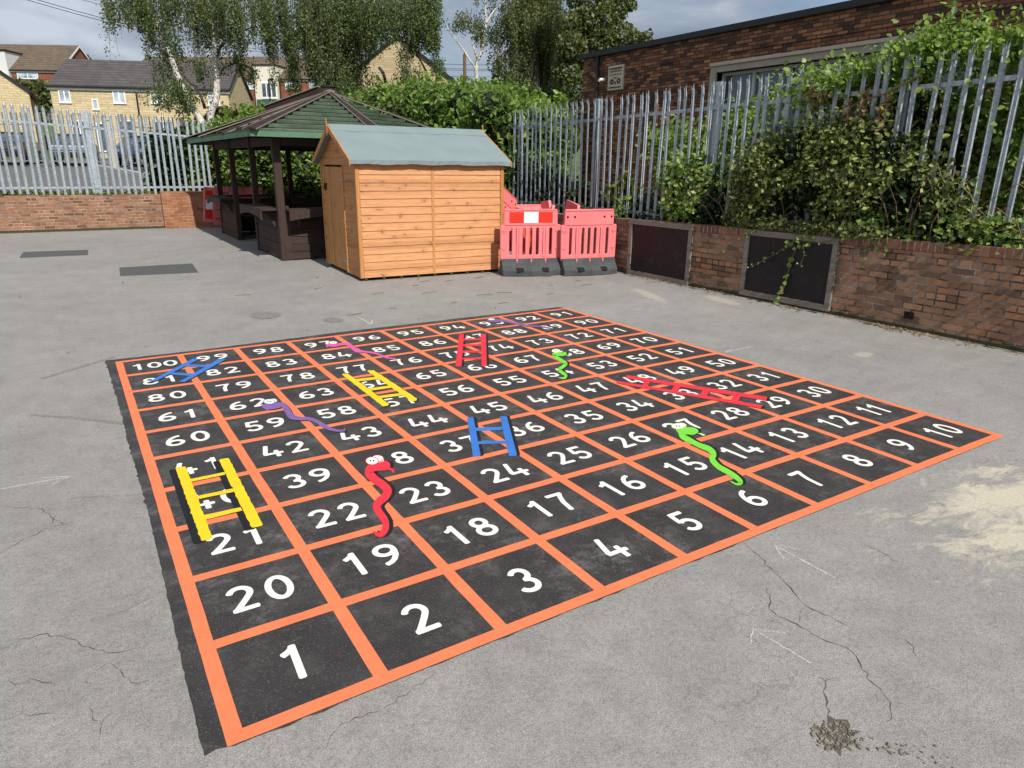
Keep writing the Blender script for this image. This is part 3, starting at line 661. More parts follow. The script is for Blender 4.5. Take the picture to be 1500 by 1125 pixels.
# ---------------------------------------------------------------- painted ladders
def gpoly(name, pix, mat, z, parent, off=(0, 0), rag=0.0):
    P = [np.array(gp(u, v)[:2])+np.array(off) for u, v in pix]
    if rag:                            # brushed wavy edges
        Q = []
        for a, b in zip(P, P[1:]+P[:1]):
            k = max(1, int(np.linalg.norm(b-a)/.022)); d = (b-a)/max(1e-6, np.linalg.norm(b-a)); nr = np.array([-d[1], d[0]])
            for t in range(k): Q.append(a+(b-a)*t/k+(nr*rng.normal(0, rag) if t else 0))
        P = Q
    mb = MB(); mb.poly([(p[0], p[1], z) for p in P]); return mb.build(name, mat, parent)
def tr(f, pts): return [f(*p) for p in pts]
def ladder(f, rails, rungs, mat, lab, sh, rag=0.0):
    allp = tr(f, rails[0]+rails[1]); c = np.mean([gp(*p)[:2] for p in allp], 0)
    root = empty('painted_ladder', (c[0], c[1], 0), label=lab, cat='painted ladder', group='ladders painted on the board')
    def add(name, pix, m, z, off=(0, 0), rg=0.): 
        o = gpoly(name, pix, m, z, root, off, rg); o.location = (-c[0], -c[1], 0); return o
    for k, r in enumerate(rails): add('drop_shadow', tr(f, r), M['shadowblack'], .0125+.0003*k, sh)
    for k, r in enumerate(rungs): add('drop_shadow', tr(f, r), M['shadowblack'], .0131+.0003*k, (sh[0]*.35, sh[1]*.35))
    for k, r in enumerate(rungs): add('rung', tr(f, r), mat, .0160+.0001*k, rg=rag*.5)
    for k, r in enumerate(rails): add('rail', tr(f, r), mat, .0172+.0004*k, rg=rag)
    return root
def zf(x0, y0, s): return lambda x, y: (x0+x*s, y0+y*s)
ladder(zf(240, 660, .12442), [[(138, 215), (155, 203), (250, 196), (262, 208), (575, 1030), (555, 1050), (455, 1072), (440, 1065)], [(650, 122), (668, 108), (755, 95), (770, 105), (1165, 880), (1150, 895), (1050, 917), (1030, 905)]],
       [[(290, 347), (715, 260), (725, 290), (300, 380)], [(370, 548), (820, 452), (845, 488), (385, 583)], [(455, 772), (905, 675), (925, 712), (470, 828)]],
       M['yellow'], 'wide yellow ladder with three rungs running from square 21 to square 41', (-.036, -.012), .0014)
ladder(zf(500, 540, .2), [[(922, 368), (930, 360), (968, 362), (1020, 636), (1012, 645), (965, 650)], [(1160, 356), (1168, 351), (1212, 353), (1286, 635), (1280, 643), (1228, 646)]],
       [[(975, 437), (1175, 430), (1180, 453), (980, 461)], [(995, 536), (1205, 530), (1210, 551), (1000, 557)]],
       M['blue'], 'bright blue ladder with two rungs between squares 37 and 36', (.022, -.004))
ladder(zf(340, 440, .2), [[(805, 547), (815, 540), (850, 540), (1150, 763), (1140, 775), (1105, 780)], [(990, 522), (1000, 515), (1040, 516), (1355, 722), (1350, 738), (1318, 745)]],
       [[(885, 582), (1085, 560), (1100, 577), (905, 598)], [(975, 652), (1190, 622), (1205, 638), (998, 666)], [(1050, 706), (1270, 678), (1285, 694), (1070, 722)]],
       M['yellow'], 'smaller yellow ladder with three rungs hiding the number 64', (.008, -.022), .0015)
ladder(zf(640, 470, .146667), [[(222, 135), (270, 135), (245, 460), (185, 460)], [(437, 135), (490, 135), (498, 455), (447, 460)]],
       [[(255, 180), (450, 178), (450, 196), (255, 200)], [(250, 238), (450, 236), (450, 254), (245, 258)], [(245, 300), (455, 300), (455, 319), (240, 322)], [(240, 376), (455, 366), (455, 388), (235, 388)]],
       M['red'], 'red ladder with four rungs standing upright between squares 66 and 87', (.022, -.004))
i_ = lambda x, y: (x, y)
ladder(i_, [[(918, 550), (1124, 582), (1122, 587.5), (916, 554.3)], [(903.5, 558.5), (1117, 594.5), (1114, 599), (903, 562)]],
       [[(945, 556.5), (953, 558), (947, 570.5), (939, 569)], [(990, 563), (999, 564.5), (989, 577), (980.5, 575.5)], [(1030.5, 570), (1041, 571.5), (1033, 584), (1023.5, 582.5)], [(1075.5, 577.5), (1086, 579.2), (1080, 592), (1069.5, 590.5)]],
       M['red'], 'long thin red ladder lying across from square 48 to square 29', (.006, -.02))
ladder(zf(140, 500, .146667), [[(975, 175), (1040, 180), (600, 402), (535, 408)], [(1230, 180), (1300, 185), (890, 412), (830, 412)]],
       [[(905, 232), (1130, 240), (1110, 262), (870, 252)], [(775, 315), (975, 325), (950, 350), (740, 334)]],
       M['blue'], 'slanting blue ladder in the far left corner from square 81 to square 99', (.004, -.02))

# ---------------------------------------------------------------- painted snakes
def smooth_line(pts, n=10):
    P = np.array(pts, float); out = []
    for i in range(len(P)-1):
        p0, p1, p2, p3 = P[max(0, i-1)], P[i], P[i+1], P[min(len(P)-1, i+2)]
        for k in range(n):
            t = k/n; out.append(.5*((2*p1)+(-p0+p2)*t+(2*p0-5*p1+4*p2-p3)*t*t+(-p0+3*p1-3*p2+p3)*t**3))
    out.append(P[-1]); return np.array(out)
def snake(f, body, head, eyes, mat, lab, rim, tongue=None, sh=(.02, -.006), pup=(0, 0), wk=.78):
    eyes = [(a, b, c*.86, d*.86) for a, b, c, d in eyes]
    B = smooth_line(body); Lp, Rp = [], []
    for i in range(len(B)):
        d = B[min(len(B)-1, i+1), :2]-B[max(0, i-1), :2]; d = d/np.linalg.norm(d); nr = np.array([-d[1], d[0]])*B[i, 2]*wk
        Lp.append(B[i, :2]+nr); Rp.append(B[i, :2]-nr)
    c = np.mean([gp(*f(*p[:2]))[:2] for p in body], 0)
    root = empty('painted_snake', (c[0], c[1], 0), label=lab, cat='painted snake', group='snakes painted on the board')
    def strip(name, m, z, off=(0, 0)):
        mb = MB(); A = [np.array(gp(*f(*p))[:2])+off for p in Lp]; C = [np.array(gp(*f(*p))[:2])+off for p in Rp]
        for i in range(len(A)-1): mb.add([(*A[i], z), (*A[i+1], z), (*C[i+1], z), (*C[i], z)], [(0, 1, 2, 3)])
        o = mb.build(name, m, root, (-c[0], -c[1], 0)); return o
    def blob(name, pix, m, z, par=root, off=(0, 0)):
        o = gpoly(name, [f(*p[:2]) for p in pix], m, z, par, off); o.location = (-c[0], -c[1], 0) if par is root else (0, 0, 0); return o
    H = smooth_line(list(head)+[head[0]], 6)[:-1]
    strip('drop_shadow', M['shadowblack'], .0125, np.array(sh)); blob('drop_shadow', H, M['shadowblack'], .0129, off=np.array(sh))
    strip('body', mat, .0160); blob('head', H, mat, .0166)
    def ell(cx, cy, rx, ry, n=20): return [(cx+rx*math.cos(2*PI*k/n), cy+ry*math.sin(2*PI*k/n)) for k in range(n)]
    e_root = None
    for k, (cx, cy, rx, ry) in enumerate(eyes):
        blob('eye_rim', ell(cx, cy, rx*1.13, ry*1.16), rim, .0172+.0012*k); eo = blob('eye', ell(cx, cy, rx, ry), M['white'], .0178+.0012*k)
    cx, cy, rx, ry = eyes[-1]
    for s in (-1, 1): blob('pupil', ell(cx+s*rx*.26+pup[0], cy+pup[1], rx*.15, ry*.21, 12), M['shadowblack'], .0205)
    if tongue:
        w = tongue[-1]; blob('tongue', tongue[:-1], mat if w is None else w, .0168)
    return root
snake(zf(520, 650, .13333), [(165, 290, 55), (160, 335, 55), (215, 395, 50), (300, 455, 50), (357, 520, 52), (330, 590, 48), (270, 640, 48), (238, 695, 48), (265, 760, 46), (310, 820, 44), (337, 880, 42), (332, 950, 40), (290, 1000, 34), (240, 1000, 24), (203, 968, 8)],
      [(112, 285), (150, 235), (210, 225), (290, 205), (345, 195), (385, 225), (380, 270), (340, 298), (270, 303), (195, 310), (140, 340)], [(248, 168, 72, 38), (188, 195, 76, 46)], M['red'], 'red painted snake from square 38 down to square 19', M['red'],
      [(350, 272), (385, 268), (425, 285), (440, 322), (415, 328), (398, 300), (360, 292), None], (.020, -.006), wk=.90)
snake(zf(340, 440, .2), [(330, 765, 20), (370, 768, 22), (400, 800, 27), (430, 850, 27), (490, 868, 17), (560, 870, 16), (620, 890, 17), (670, 920, 19), (720, 945, 15), (780, 958, 11), (822, 955, 9), (825, 940, 5)],
      [(215, 772), (255, 755), (310, 752), (360, 760), (360, 785), (320, 797), (270, 803), (230, 795)], [(300, 738, 34, 16), (272, 745, 45, 19)], M['purple'], 'purple painted snake wriggling from square 62 to square 43', M['purple'],
      [(245, 795), (262, 797), (268, 810), (252, 811), None], (.004, -.02))
snake(zf(340, 440, .2), [(765, 328, 12), (840, 323, 12), (880, 345, 18), (912, 370, 17), (970, 378, 9), (1040, 388, 8), (1090, 405, 8), (1140, 424, 7), (1200, 429, 4)],
      [(682, 325), (720, 318), (770, 318), (800, 325), (780, 338), (735, 343), (697, 336)], [(740, 312, 34, 11)], M['pink'], 'pink painted snake starting at square 97 in the back rows', M['pink'],
      [(690, 335), (705, 337), (700, 346), (690, 345), None], (.004, -.02))
snake(zf(450, 440, .30222), [(905, 98, 6), (950, 99, 7), (1000, 110, 7), (1060, 123, 5), (1120, 127, 4), (1165, 134, 4), (1190, 139, 2)],
      [(868, 96), (885, 90), (930, 94), (940, 102), (915, 107), (880, 103)], [(893, 93, 18, 4.5)], M['purple'], 'thin purple snake at the far edge of the board between squares 93 and 89', M['purple'], None, (.004, -.02))
snake(zf(640, 470, .146667), [(1180, 340, 24), (1175, 350, 24), (1205, 375, 22), (1250, 402, 22), (1287, 430, 22), (1260, 460, 21), (1222, 490, 20), (1250, 520, 20), (1288, 548, 18), (1272, 575, 14), (1216, 570, 5)],
      [(1148, 335), (1180, 315), (1240, 318), (1290, 318), (1293, 340), (1260, 355), (1200, 352)], [(1188, 303, 44, 19)], M['green'], 'green painted snake in the back rows from square 68 to square 54', M['palegreen'],
      [(1285, 340), (1310, 345), (1325, 362), (1300, 352), None], (.018, -.008))
snake(zf(800, 540, .2), [(985, 470, 24), (1000, 500, 26), (1045, 525, 25), (1110, 560, 23), (1190, 592, 27), (1225, 628, 27), (1217, 670, 27), (1260, 720, 25), (1330, 760, 25), (1392, 800, 23), (1427, 838, 18), (1395, 850, 10), (1348, 828, 4)],
      [(950, 455), (985, 435), (1045, 432), (1095, 440), (1115, 465), (1080, 488), (1030, 485), (985, 490)], [(985, 420, 44, 20), (965, 425, 50, 22)], M['green'], 'green painted snake sliding from square 27 to square 6', M['palegreen'],
      [(1105, 475), (1140, 477), (1168, 490), (1150, 497), (1130, 486), M['palegreen']], (.022, -.006))

for o in bpy.data.objects:
    if o.name.split('.')[0] in ('snakes_and_ladders_board', 'painted_ladder', 'painted_snake'): o.scale = (1, 1, .25)
    if o.name.split('.')[0] in ('pavement_cracks', 'chalk_arrow', 'scuff_mark', 'asphalt_patch'): o.scale = (1, 1, .25)

# ================================================================ WALLS
# right garden wall, along y
wall = empty('brick_wall', (XW, 0, 0), label='long low brown brick wall on the right holding the two blackboards', cat='brick wall', kind='thing')
def wtop(y): return .885+.0185*(7-max(-3, min(y, 9)))
mb = MB(); cp = MB(); ys_ = [-14, -3, 9, 11.2]
for a, b in zip(ys_[:-1], ys_[1:]):
    ta, tb = wtop(a), wtop(b)
    mb.hexa([(0, a, 0), (.22, a, 0), (.22, b, 0), (0, b, 0), (0, a, ta-.109), (.22, a, ta-.109), (.22, b, tb-.109), (0, b, tb-.109)])
    cp.hexa([(-.004, a, ta-.108), (.224, a, ta-.108), (.224, b, tb-.108), (-.004, b, tb-.108), (-.004, a, ta), (.224, a, ta), (.224, b, tb), (-.004, b, tb)])
mb.build('brickwork', M['brick_right'], wall); mb = cp
mb.build('coping', M['brick_cope'], wall, bevel=.008)
mb = MB(); mb.box(-.03, -.0005, -14, 11.2, -.02, .045); mb.build('base_course', M['dirt'], wall)
mb = MB(); mb.box(-.006, .05, 2.1, 2.21, .12, .2)
o = mb.build('missing_brick_hole', M['slot'], wall)
# left far wall, along x: old stretch and newer stretch
wl = empty('brick_wall', (-5, YW, 0), label='weathered brick wall under the far fence on the left', cat='brick wall', kind='thing')
mb = MB(); mb.box(-9, 7.0, .02, .26, 0, .875); mb.build('brickwork', M['brick_left'], wl)
mb = MB(); mb.box(-9, 6.99, -.006, .0195, -.02, .06); mb.build('base_course', M['dirt'], wl)
wn = empty('brick_wall', (2.0, YW-.14, 0), label='newer orange brick wall stretch beside the dark pavilion', cat='brick wall', kind='thing')
mb = MB(); mb.box(.003, 2.9, 0, .24, 0, .945); mb.build('brickwork', M['brick_new'], wn)

# blackboards fixed on the right wall
def blackboard(y0, y1, z0, z1, lab, skew=0.):
    r = empty('blackboard', (XW-.012, (y0+y1)/2, 0), label=lab, cat='blackboard', group='blackboards on the brick wall')
    h = (y1-y0)/2; w = .075
    mb = MB(); mb.box(-.014, 0.0, -h+w*.5, h-w*.5, z0+w*.5, z1-w*.5); mb.build('writing_surface', M['chalkboard'], r)
    mb = MB(); mb.box(-.035, .008, -h, h, z1-w, z1); mb.box(-.034, .008, -h, h, z0, z0+w); mb.box(-.032, .008, -h, -h+w, z0+w+.001, z1-w-.001); mb.box(-.033, .008, h-w, h, z0+w+.001, z1-w-.001)
    mb.build('frame', M['frame_grey'], r, bevel=.004)
    return r
blackboard(5.47, 6.86, .00, .90, 'smaller grey framed blackboard on the brick wall nearest the plastic barriers')
blackboard(3.11, 4.50, .03, .925, 'larger grey framed blackboard on the brick wall with a green vine hanging over it')

# ================================================================ PALISADE FENCES
def pale_mesh(name, h, w=.068, seed=0):
    """W-section pale with a split, splayed three-point head; front face towards -y"""
    mb = MB(); hw = w/2; t = .003
    xs = [-hw, -hw*.62, -hw*.22, hw*.22, hw*.62, hw]; ysf = [.0, -.012, -.003, -.003, -.012, .0]
    zt = h-.16
    def col(zv, y_off=0., sq=1.): return [(x*sq, y+y_off, zv) for x, y in zip(xs, ysf)]
    for s, yo in ((1, 0), (-1, t)):
        n0 = col(0, yo); n1 = col(zt, yo); n2 = col(h-.09, yo-.010 if s > 0 else yo-.010)
        vs = n0+n1+n2; fs = []
        for r in (0, 6):
            for i in range(5): fs.append((r+i, r+i+1, r+i+7, r+i+6))
        mb.add(vs, fs)
        # three spikes
        b = n2
        def sp(i0, i1, tx, ty, tz): mb.add([b[i0], b[i1], (tx, ty+yo, tz)], [(0, 1, 2)])
        sp(0, 1, -hw*1.05, -.035, h-.01); sp(1, 2, -hw*.55, -.022, h-.045); sp(2, 3, 0, .012, h); sp(3, 4, hw*.55, -.022, h-.045); sp(4, 5, hw*1.05, -.035, h-.01)
    me = bpy.data.meshes.new(name); me.from_pydata(mb.v, [], mb.f); me.update(); me.materials.append(M['galv']); return me
def fence(a, b, ztop_a, ztop_b, zbase, spacing, posts, lab, group=None, pale_h=2.0, pale_w=.068, rails=(.33, .2), name='palisade_fence', mat=None, face=1, lean=0.):
    a, b = np.array(a, float), np.array(b, float); Lg = np.linalg.norm(b-a); d = (b-a)/Lg
    ang = math.atan2(d[1], d[0])
    root = empty(name, (a[0], a[1], 0), ang, lab, 'fence', group, 'thing')
    me = pale_mesh('pale', pale_h, pale_w); n = int(Lg/spacing)
    if mat: me.materials[0] = mat
    ms = [me]
    for i in range(n+1):
        s = i*spacing; zt = ztop_a+(ztop_b-ztop_a)*s/Lg
        o = link('pale', me, root, (s+rng.normal(0, .003), -.03*face, zt-pale_h+rng.normal(0, .006)), (rng.normal(0, .007), rng.normal(0, .010)+lean, (0 if face > 0 else PI)+rng.normal(0, .10)))
    for k, (dz) in enumerate(rails):
        mb = MB(); za = (ztop_a-dz) if k == 0 else zbase+dz; zb = (ztop_b-dz) if k == 0 else zbase+dz
        mb.hexa([(0, -.012, za-.025), (Lg, -.012, zb-.025), (Lg, .03, zb-.025), (0, .03, za-.025), (0, -.012, za+.025), (Lg, -.012, zb+.025), (Lg, .03, zb+.025), (0, .03, za+.025)])
        mb.build('rail', mat or M['galv'], root)
    for s in posts:
        zt = ztop_a+(ztop_b-ztop_a)*s/Lg-.02
        mb = MB(); mb.box(s-.055, s+.055, .012, .020, zbase-.3, zt); mb.box(s-.055, s+.055, .10, .108, zbase-.3, zt); mb.box(s-.004, s+.004, .0202, .0998, zbase-.3, zt)
        mb.build('post', mat or M['galv'], root)
    return root
# right fence stands on the soil behind the wall: from the far hedge towards and past the camera
XF = 8.02
fence((XF, 11.15), (XF, -.9), 2.825, 3.02, .86, .166, [2.80, 5.55, 8.30, 11.05], 'tall grey palisade fence above the right brick wall, partly grown over by creeper', pale_h=2.05, pale_w=.062, rails=(.37, .12))
# left fence on top of the far wall
fence((-3.2, YW+.16), (3.42, YW+.16), 3.13, 2.735, .88, .155, [1.04, 3.79], 'grey palisade fence on top of the far brick wall in front of the car park', pale_h=2.1, rails=(.42, .17))

# ================================================================ GARDEN SHED
SL, SD, SE, SR = 2.44, 1.93, 1.775, 2.245
shed = empty('garden_shed', (3.48, 8.17, 0), math.atan2(-.12, 2.33), 'new orange pine garden shed with a green felt roof', 'shed')
def boards(mb, length, z0, z1, nb, along, other, out, t=.012, lap=.006, clip=None):
    """overlapping shiplap: each board's lower edge stands proud"""
    bh = (z1-z0)/nb
    for i in range(nb):
        a, b = z0+i*bh, z0+(i+1)*bh-.002
        l0, l1 = (0, length)
        if clip: l0, l1, l0t, l1t = clip(a, b)
        else: l0t, l1t = l0, l1
        if l1-l0 < .02: continue
        o0, o1 = other, other+out*(t+lap); o1t = other+out*t*.55
        def p(l, o, z): return (l, o, z) if along == 'x' else (o, l, z)
        mb.hexa([p(l0, o0, a), p(l1, o0, a), p(l1, o1, a), p(l0, o1, a), p(l0t, o0, b), p(l1t, o0, b), p(l1t, o1t, b), p(l0t, o1t, b)])
BZ = .05
for (x0, x1) in ((.05, 1.185), (1.215, SL-.05)):
    mb = MB(); boards(mb, 1, BZ, SE+.02, 15, 'x', .012, -1, clip=lambda a, b, x0=x0, x1=x1: (x0, x1, x0, x1)); mb.build('side_cladding', M['shed'], shed)
mb = MB(); boards(mb, SL, BZ, SE+.02, 15, 'x', SD-.012, 1); mb.build('side_cladding', M['shed'], shed)
def gclip(lo, hi):
    def c(a, b):
        def half(z): return (lo, hi) if z <= SE else (max(lo, (z-SE)/(SR-SE)*SD/2), min(hi, SD-(z-SE)/(SR-SE)*SD/2))
        p, q = half(a), half(b); return (*p, *q)
    return c
D0, D1, DT = .66, 1.70, 1.66   # door opening on the gable end
for rngs in ((.05, D0-.02), (D1+.02, SD-.05)):
    mb = MB(); boards(mb, 1, BZ, DT+.03, 14, 'y', .012, -1, clip=gclip(*rngs)); mb.build('gable_cladding', M['shed_gable'], shed)
mb = MB(); boards(mb, 1, DT+.03, SR-.03, 5, 'y', .012, -1, clip=gclip(.05, SD-.05)); mb.build('gable_cladding', M['shed_gable'], shed)
mb = MB(); boards(mb, 1, BZ, SR-.03, 19, 'y', SL-.012, 1, clip=gclip(.0, SD)); mb.build('gable_cladding', M['shed_gable'], shed)
# corner posts, centre batten, base bearers
for (x, y) in ((-.012, -.012), (SL-.045, -.012), (-.012, SD-.045), (SL-.045, SD-.045)):
    mb = MB(); mb.box(x, x+.057, y, y+.057, .045, SE+.01); mb.build('corner_post', M['shed_trim'], shed, bevel=.003)
mb = MB(); mb.box(1.18, 1.22, -.012, .02, .045, SE); mb.build('centre_batten', M['shed_trim'], shed, bevel=.003)
for y in (D0-.02, D1-.015):
    mb = MB(); mb.box(-.016, .02, y, y+.035, .05, DT+.03); mb.build('door_jamb', M['shed_trim'], shed, bevel=.003)
mb = MB()
for x in np.linspace(.08, SL-.08, 9): mb.box(x-.02, x+.02, .005, SD-.005, 0, .045)
mb.build('floor_bearers', M['dirt'], shed)
mb = MB(); mb.box(.03, SL-.03, .03, SD-.03, .046, .06); mb.build('floor', M['shed_trim'], shed)
# door of vertical boards
door = MB(); nb = 10; w = (D1-D0-.03)/nb
for i in range(nb): door.box(-.010, .012, D0+.016+i*w, D0+.016+(i+1)*w-.004, .07, DT)
dr = door.build('door', M['shed_door'], shed, bevel=.002)
for z in (.22, .85, 1.47):
    mb = MB(); mb.add([(-.0135, D0+.012, z-.018), (-.0135, D0+.27, z-.006), (-.0135, D0+.27, z+.006), (-.0135, D0+.012, z+.018), (-.0105, D0+.012, z-.018), (-.0105, D0+.27, z-.006), (-.0105, D0+.27, z+.006), (-.0105, D0+.012, z+.018)],
                    [(3, 2, 1, 0), (4, 5, 6, 7), (0, 1, 5, 4), (1, 2, 6, 5), (2, 3, 7, 6), (3, 0, 4, 7)])
    mb.box(-.017, -.0105, D0-.015, D0+.012, z-.045, z+.045); mb.build('hinge', M['zinc'], dr)
mb = MB(); mb.box(-.022, -.0105, D1-.13, D1+.02, 1.36, 1.40); mb.box(-.05, -.0222, D1-.10, D1-.05, 1.29, 1.36); mb.tube([(-.036, D1-.09, 1.36), (-.036, D1-.088, 1.395), (-.036, D1-.075, 1.405), (-.036, D1-.062, 1.395), (-.036, D1-.06, 1.36)], .005, 6)
mb.build('padlock', M['metal_dark'], dr, bevel=.003)
# felt roof: two slopes folded over the eaves, lumpy lower edge
OH, GO = .085, .10
sl = (SR-SE)/(SD/2)
mb = MB(); nx = 40
def rz(y): return SR+.035-abs(y-SD/2)*sl
ysr = [-OH, -OH+.02, .2, .5, .8, SD/2, 1.15, 1.45, 1.75, SD+OH-.02, SD+OH]
rows = []
for j, y in enumerate(ysr):
    row = []
    for i in range(nx+1):
        x = -GO+(SL+2*GO)*i/nx
        z = rz(y)+.003*math.sin(x*9+y*3)+rng.normal(0, .0009)
        if j in (0, 10): z -= .002
        row.append((x, y, z))
    rows.append(row)
lip0 = [(p[0], p[1]+rng.normal(0, .003), p[2]-.060+.004*math.sin(p[0]*9+1)+rng.normal(0, .002)) for p in rows[0]]; lip1 = [(p[0], p[1], p[2]-.06) for p in rows[-1]]
rows = [lip0]+rows+[lip1]; vs = [p for r in rows for p in r]; fs = []
for j in range(len(rows)-1):
    for i in range(nx): fs.append((j*(nx+1)+i, j*(nx+1)+i+1, (j+1)*(nx+1)+i+1, (j+1)*(nx+1)+i))
mb.add(vs, fs)
n0 = len(mb.v); mb.add([(p[0], p[1], p[2]-.016) for r in rows[1:-1] for p in r], [])
nr = len(rows)-2
for j in range(nr-1):
    for i in range(nx): mb.f.append((n0+j*(nx+1)+i, n0+j*(nx+1)+i+1, n0+(j+1)*(nx+1)+i+1, n0+(j+1)*(nx+1)+i))
roof = mb.build('felt_roof', M['felt'], shed)
mb = MB(); mb.box(-GO+.01, SL+GO-.01, SD/2-.34, SD/2-.335, 0, .001)
# a lap line along the felt below the ridge
mb = MB(); zz = rz(SD/2-.2); mb.hexa([(-GO, SD/2-.21, zz-.006), (SL+GO, SD/2-.21, zz-.004), (SL+GO, SD/2, SR+.036), (-GO, SD/2, SR+.036), (-GO, SD/2-.21, zz+.006), (SL+GO, SD/2-.21, zz+.006), (SL+GO, SD/2, SR+.046), (-GO, SD/2, SR+.046)])
mb.build('felt_ridge_lap', M['felt'], roof)
# bargeboards and finials
for x in (-GO-.018, SL+GO):
    for s in (0, 1):
        y0 = -OH-.012 if s == 0 else SD+OH+.012; za = rz(-OH)-.085; zb = rz(SD/2)-.03
        mb = MB(); mb.hexa([(x, y0, za-.002), (x+.018, y0, za-.002), (x+.018, SD/2, zb-.055), (x, SD/2, zb-.055), (x, y0, za+.078), (x+.018, y0, za+.078), (x+.018, SD/2, zb+.036), (x, SD/2, zb+.036)])
        mb.build('bargeboard', M['shed_trim'], shed, bevel=.002)
    mb = MB(); xx = x-.012 if x < 0 else x+.019
    mb.prism([(xx, SD/2-.03, zb-.10), (xx, SD/2, zb-.14), (xx, SD/2+.03, zb-.10), (xx, SD/2+.03, zb+.01), (xx, SD/2+.012, zb+.04), (xx, SD/2, zb+.115), (xx, SD/2-.012, zb+.04), (xx, SD/2-.03, zb+.01)], (.012, 0, 0)); mb.build('finial', M['shed_trim'], shed)

# ================================================================ PLASTIC BARRIERS
def capsule(cx, z0, z1, r, n=8):
    return [(cx+r*math.cos(a), z1-r+r*math.sin(a)) for a in np.linspace(0, PI, n)]+[(cx+r*math.cos(a), z0+r+r*math.sin(a)) for a in np.linspace(PI, 2*PI, n)]
def rrect(x0, x1, z0, z1, r, n=4):
    out = []
    for cx, cz, a0 in ((x1-r, z1-r, 0), (x0+r, z1-r, PI/2), (x0+r, z0+r, PI), (x1-r, z0+r, 1.5*PI)):
        out += [(cx+r*math.cos(a0+PI/2*k/n), cz+r*math.sin(a0+PI/2*k/n)) for k in range(n+1)]
    return out
BW = 1.0
def barrier_meshes(mat):
    h = BW/2
    outline = [(-h+.012, .235), (h-.012, .235), (h-.002, .30), (h, .78), (h-.01, .80), (h-.055, .80), (h-.06, .81), (h-.065, 1.03), (h-.075, 1.045), (-h+.075, 1.045), (-h+.065, 1.03), (-h+.06, .81), (-h+.055, .80), (-h+.01, .80), (-h, .78), (-h+.002, .30)]
    holes = [capsule(-.335+i*.1117, .315, .765, .030) for i in range(7)]
    pan = curve_mesh('panel', outline, holes, .045, mat, .006)
    return pan
def foot_mesh():
    h = BW/2-.012; vs = []
    prof = [(-h+.01, 0), (-h, .04), (-h+.005, .24), (h-.005, .24), (h, .04), (h-.01, 0)]
    mb = MB()
    # plan bulges out at the base and narrows upward
    def ringz(z, depth, bul):
        n = 7; f = [(-h+2*h*i/(n-1), -depth-bul*math.sin(PI*i/(n-1))) for i in range(n)]
        bk = [(x, -y) for x, y in reversed(f)]; return [(x, y, z) for x, y in f+bk]
    R = [ringz(0, .15, .085), ringz(.09, .155, .08), ringz(.20, .075, .02), ringz(.265, .06, .0)]
    n = len(R[0]); vs = [p for r in R for p in r]; fs = []
    for j in range(len(R)-1):
        for i in range(n): fs.append((j*n+i, j*n+(i+1) % n, (j+1)*n+(i+1) % n, (j+1)*n+i))
    fs.append(tuple(range(n-1, -1, -1))); fs.append(tuple((len(R)-1)*n+i for i in range(n)))
    mb.add(vs, fs); return mb.mesh('rubber_foot', M['rubber'], bevel=.006)
PAN = {'p': barrier_meshes(M['bpink']), 'o': barrier_meshes(M['borange'])}
FOOT = foot_mesh()
def detail_mesh(mat):
    mb = MB(); h = BW/2
    for x in (-.2233, .2233): mb.box(x-.017, x+.017, -.031, -.0228, .29, .785)
    for s in (-1, 1):
        for z in (.42, .70): mb.box(s*(h-.05)-.035, s*(h-.05)+.035, -.034, -.0228, z, z+.02); mb.box(s*(h-.05)-.012, s*(h-.05)+.012, -.034, -.0228, z-.022, z-.0002)
    mb.box(-h+.07, h-.07, -.0335, -.0228, .800, .812); mb.box(-h+.07, h-.07, -.0335, -.0228, 1.025, 1.037)
    for x in (-.24, 0, .24): mb.add([(x-.016, -.085, .262), (x+.016, -.085, .262), (x, -.095, .195), (x-.016, -.07, .262), (x+.016, -.07, .262), (x, -.078, .195)], [(0, 1, 2), (5, 4, 3), (0, 3, 4, 1), (1, 4, 5, 2), (2, 5, 3, 0)])
    return mb.mesh('moulded_ribs', mat, bevel=.002)
DET = {'p': detail_mesh(M['bpink']), 'o': detail_mesh(M['borange'])}
def holes_mesh():
    mb = MB()
    for x, z in ((-.40, .93), (-.27, .93), (.27, .93), (.40, .93)):
        mb.prism([(x+.019*math.cos(a), -.0245, z+.019*math.sin(a)) for a in np.linspace(0, 2*PI, 13)[:-1]], (0, .0015, 0))
    return mb.mesh('bolt_holes', M['slot'])
HOL = holes_mesh()
def slots_mesh():
    mb = MB()
    for x in (-.21, .21): 
        yf = lambda z: -(.238-(z-.09)*1.27)
        mb.hexa([(x-.055, yf(.10)-.012, .085), (x+.055, yf(.10)-.012, .085), (x+.055, -.1, .085), (x-.055, -.1, .085), (x-.06, yf(.13)+.010, .135), (x+.06, yf(.13)+.010, .135), (x+.06, -.06, .135), (x-.06, -.06, .135)])
    return mb.mesh('hand_slots', M['slot'])
SLT = slots_mesh()
def barrier(loc, rot, lab, kind='p', foot=True, strip=False, back=False, group='plastic pedestrian barriers'):
    r = empty('plastic_barrier', loc, 0, lab, 'barrier', group); r.rotation_euler = rot
    p = link('panel', PAN[kind], r); link('moulded_ribs', DET[kind], p); 
    if not strip: link('bolt_holes', HOL, r)
    if foot:
        f = link('rubber_foot', FOOT, r); link('hand_slots', SLT, f)
    if strip:
        y = .0245 if back else -.0265
        for k, (a, b, mm) in enumerate(((-.36, -.12, 'bred'), (-.12, .12, 'bwhite'), (.12, .36, 'bred'))):
            mb = MB(); mb.box(a+.001, b-.001, y, y+.002, .835, 1.005); o = mb.build('reflective_strip', M[mm], r)
    return r
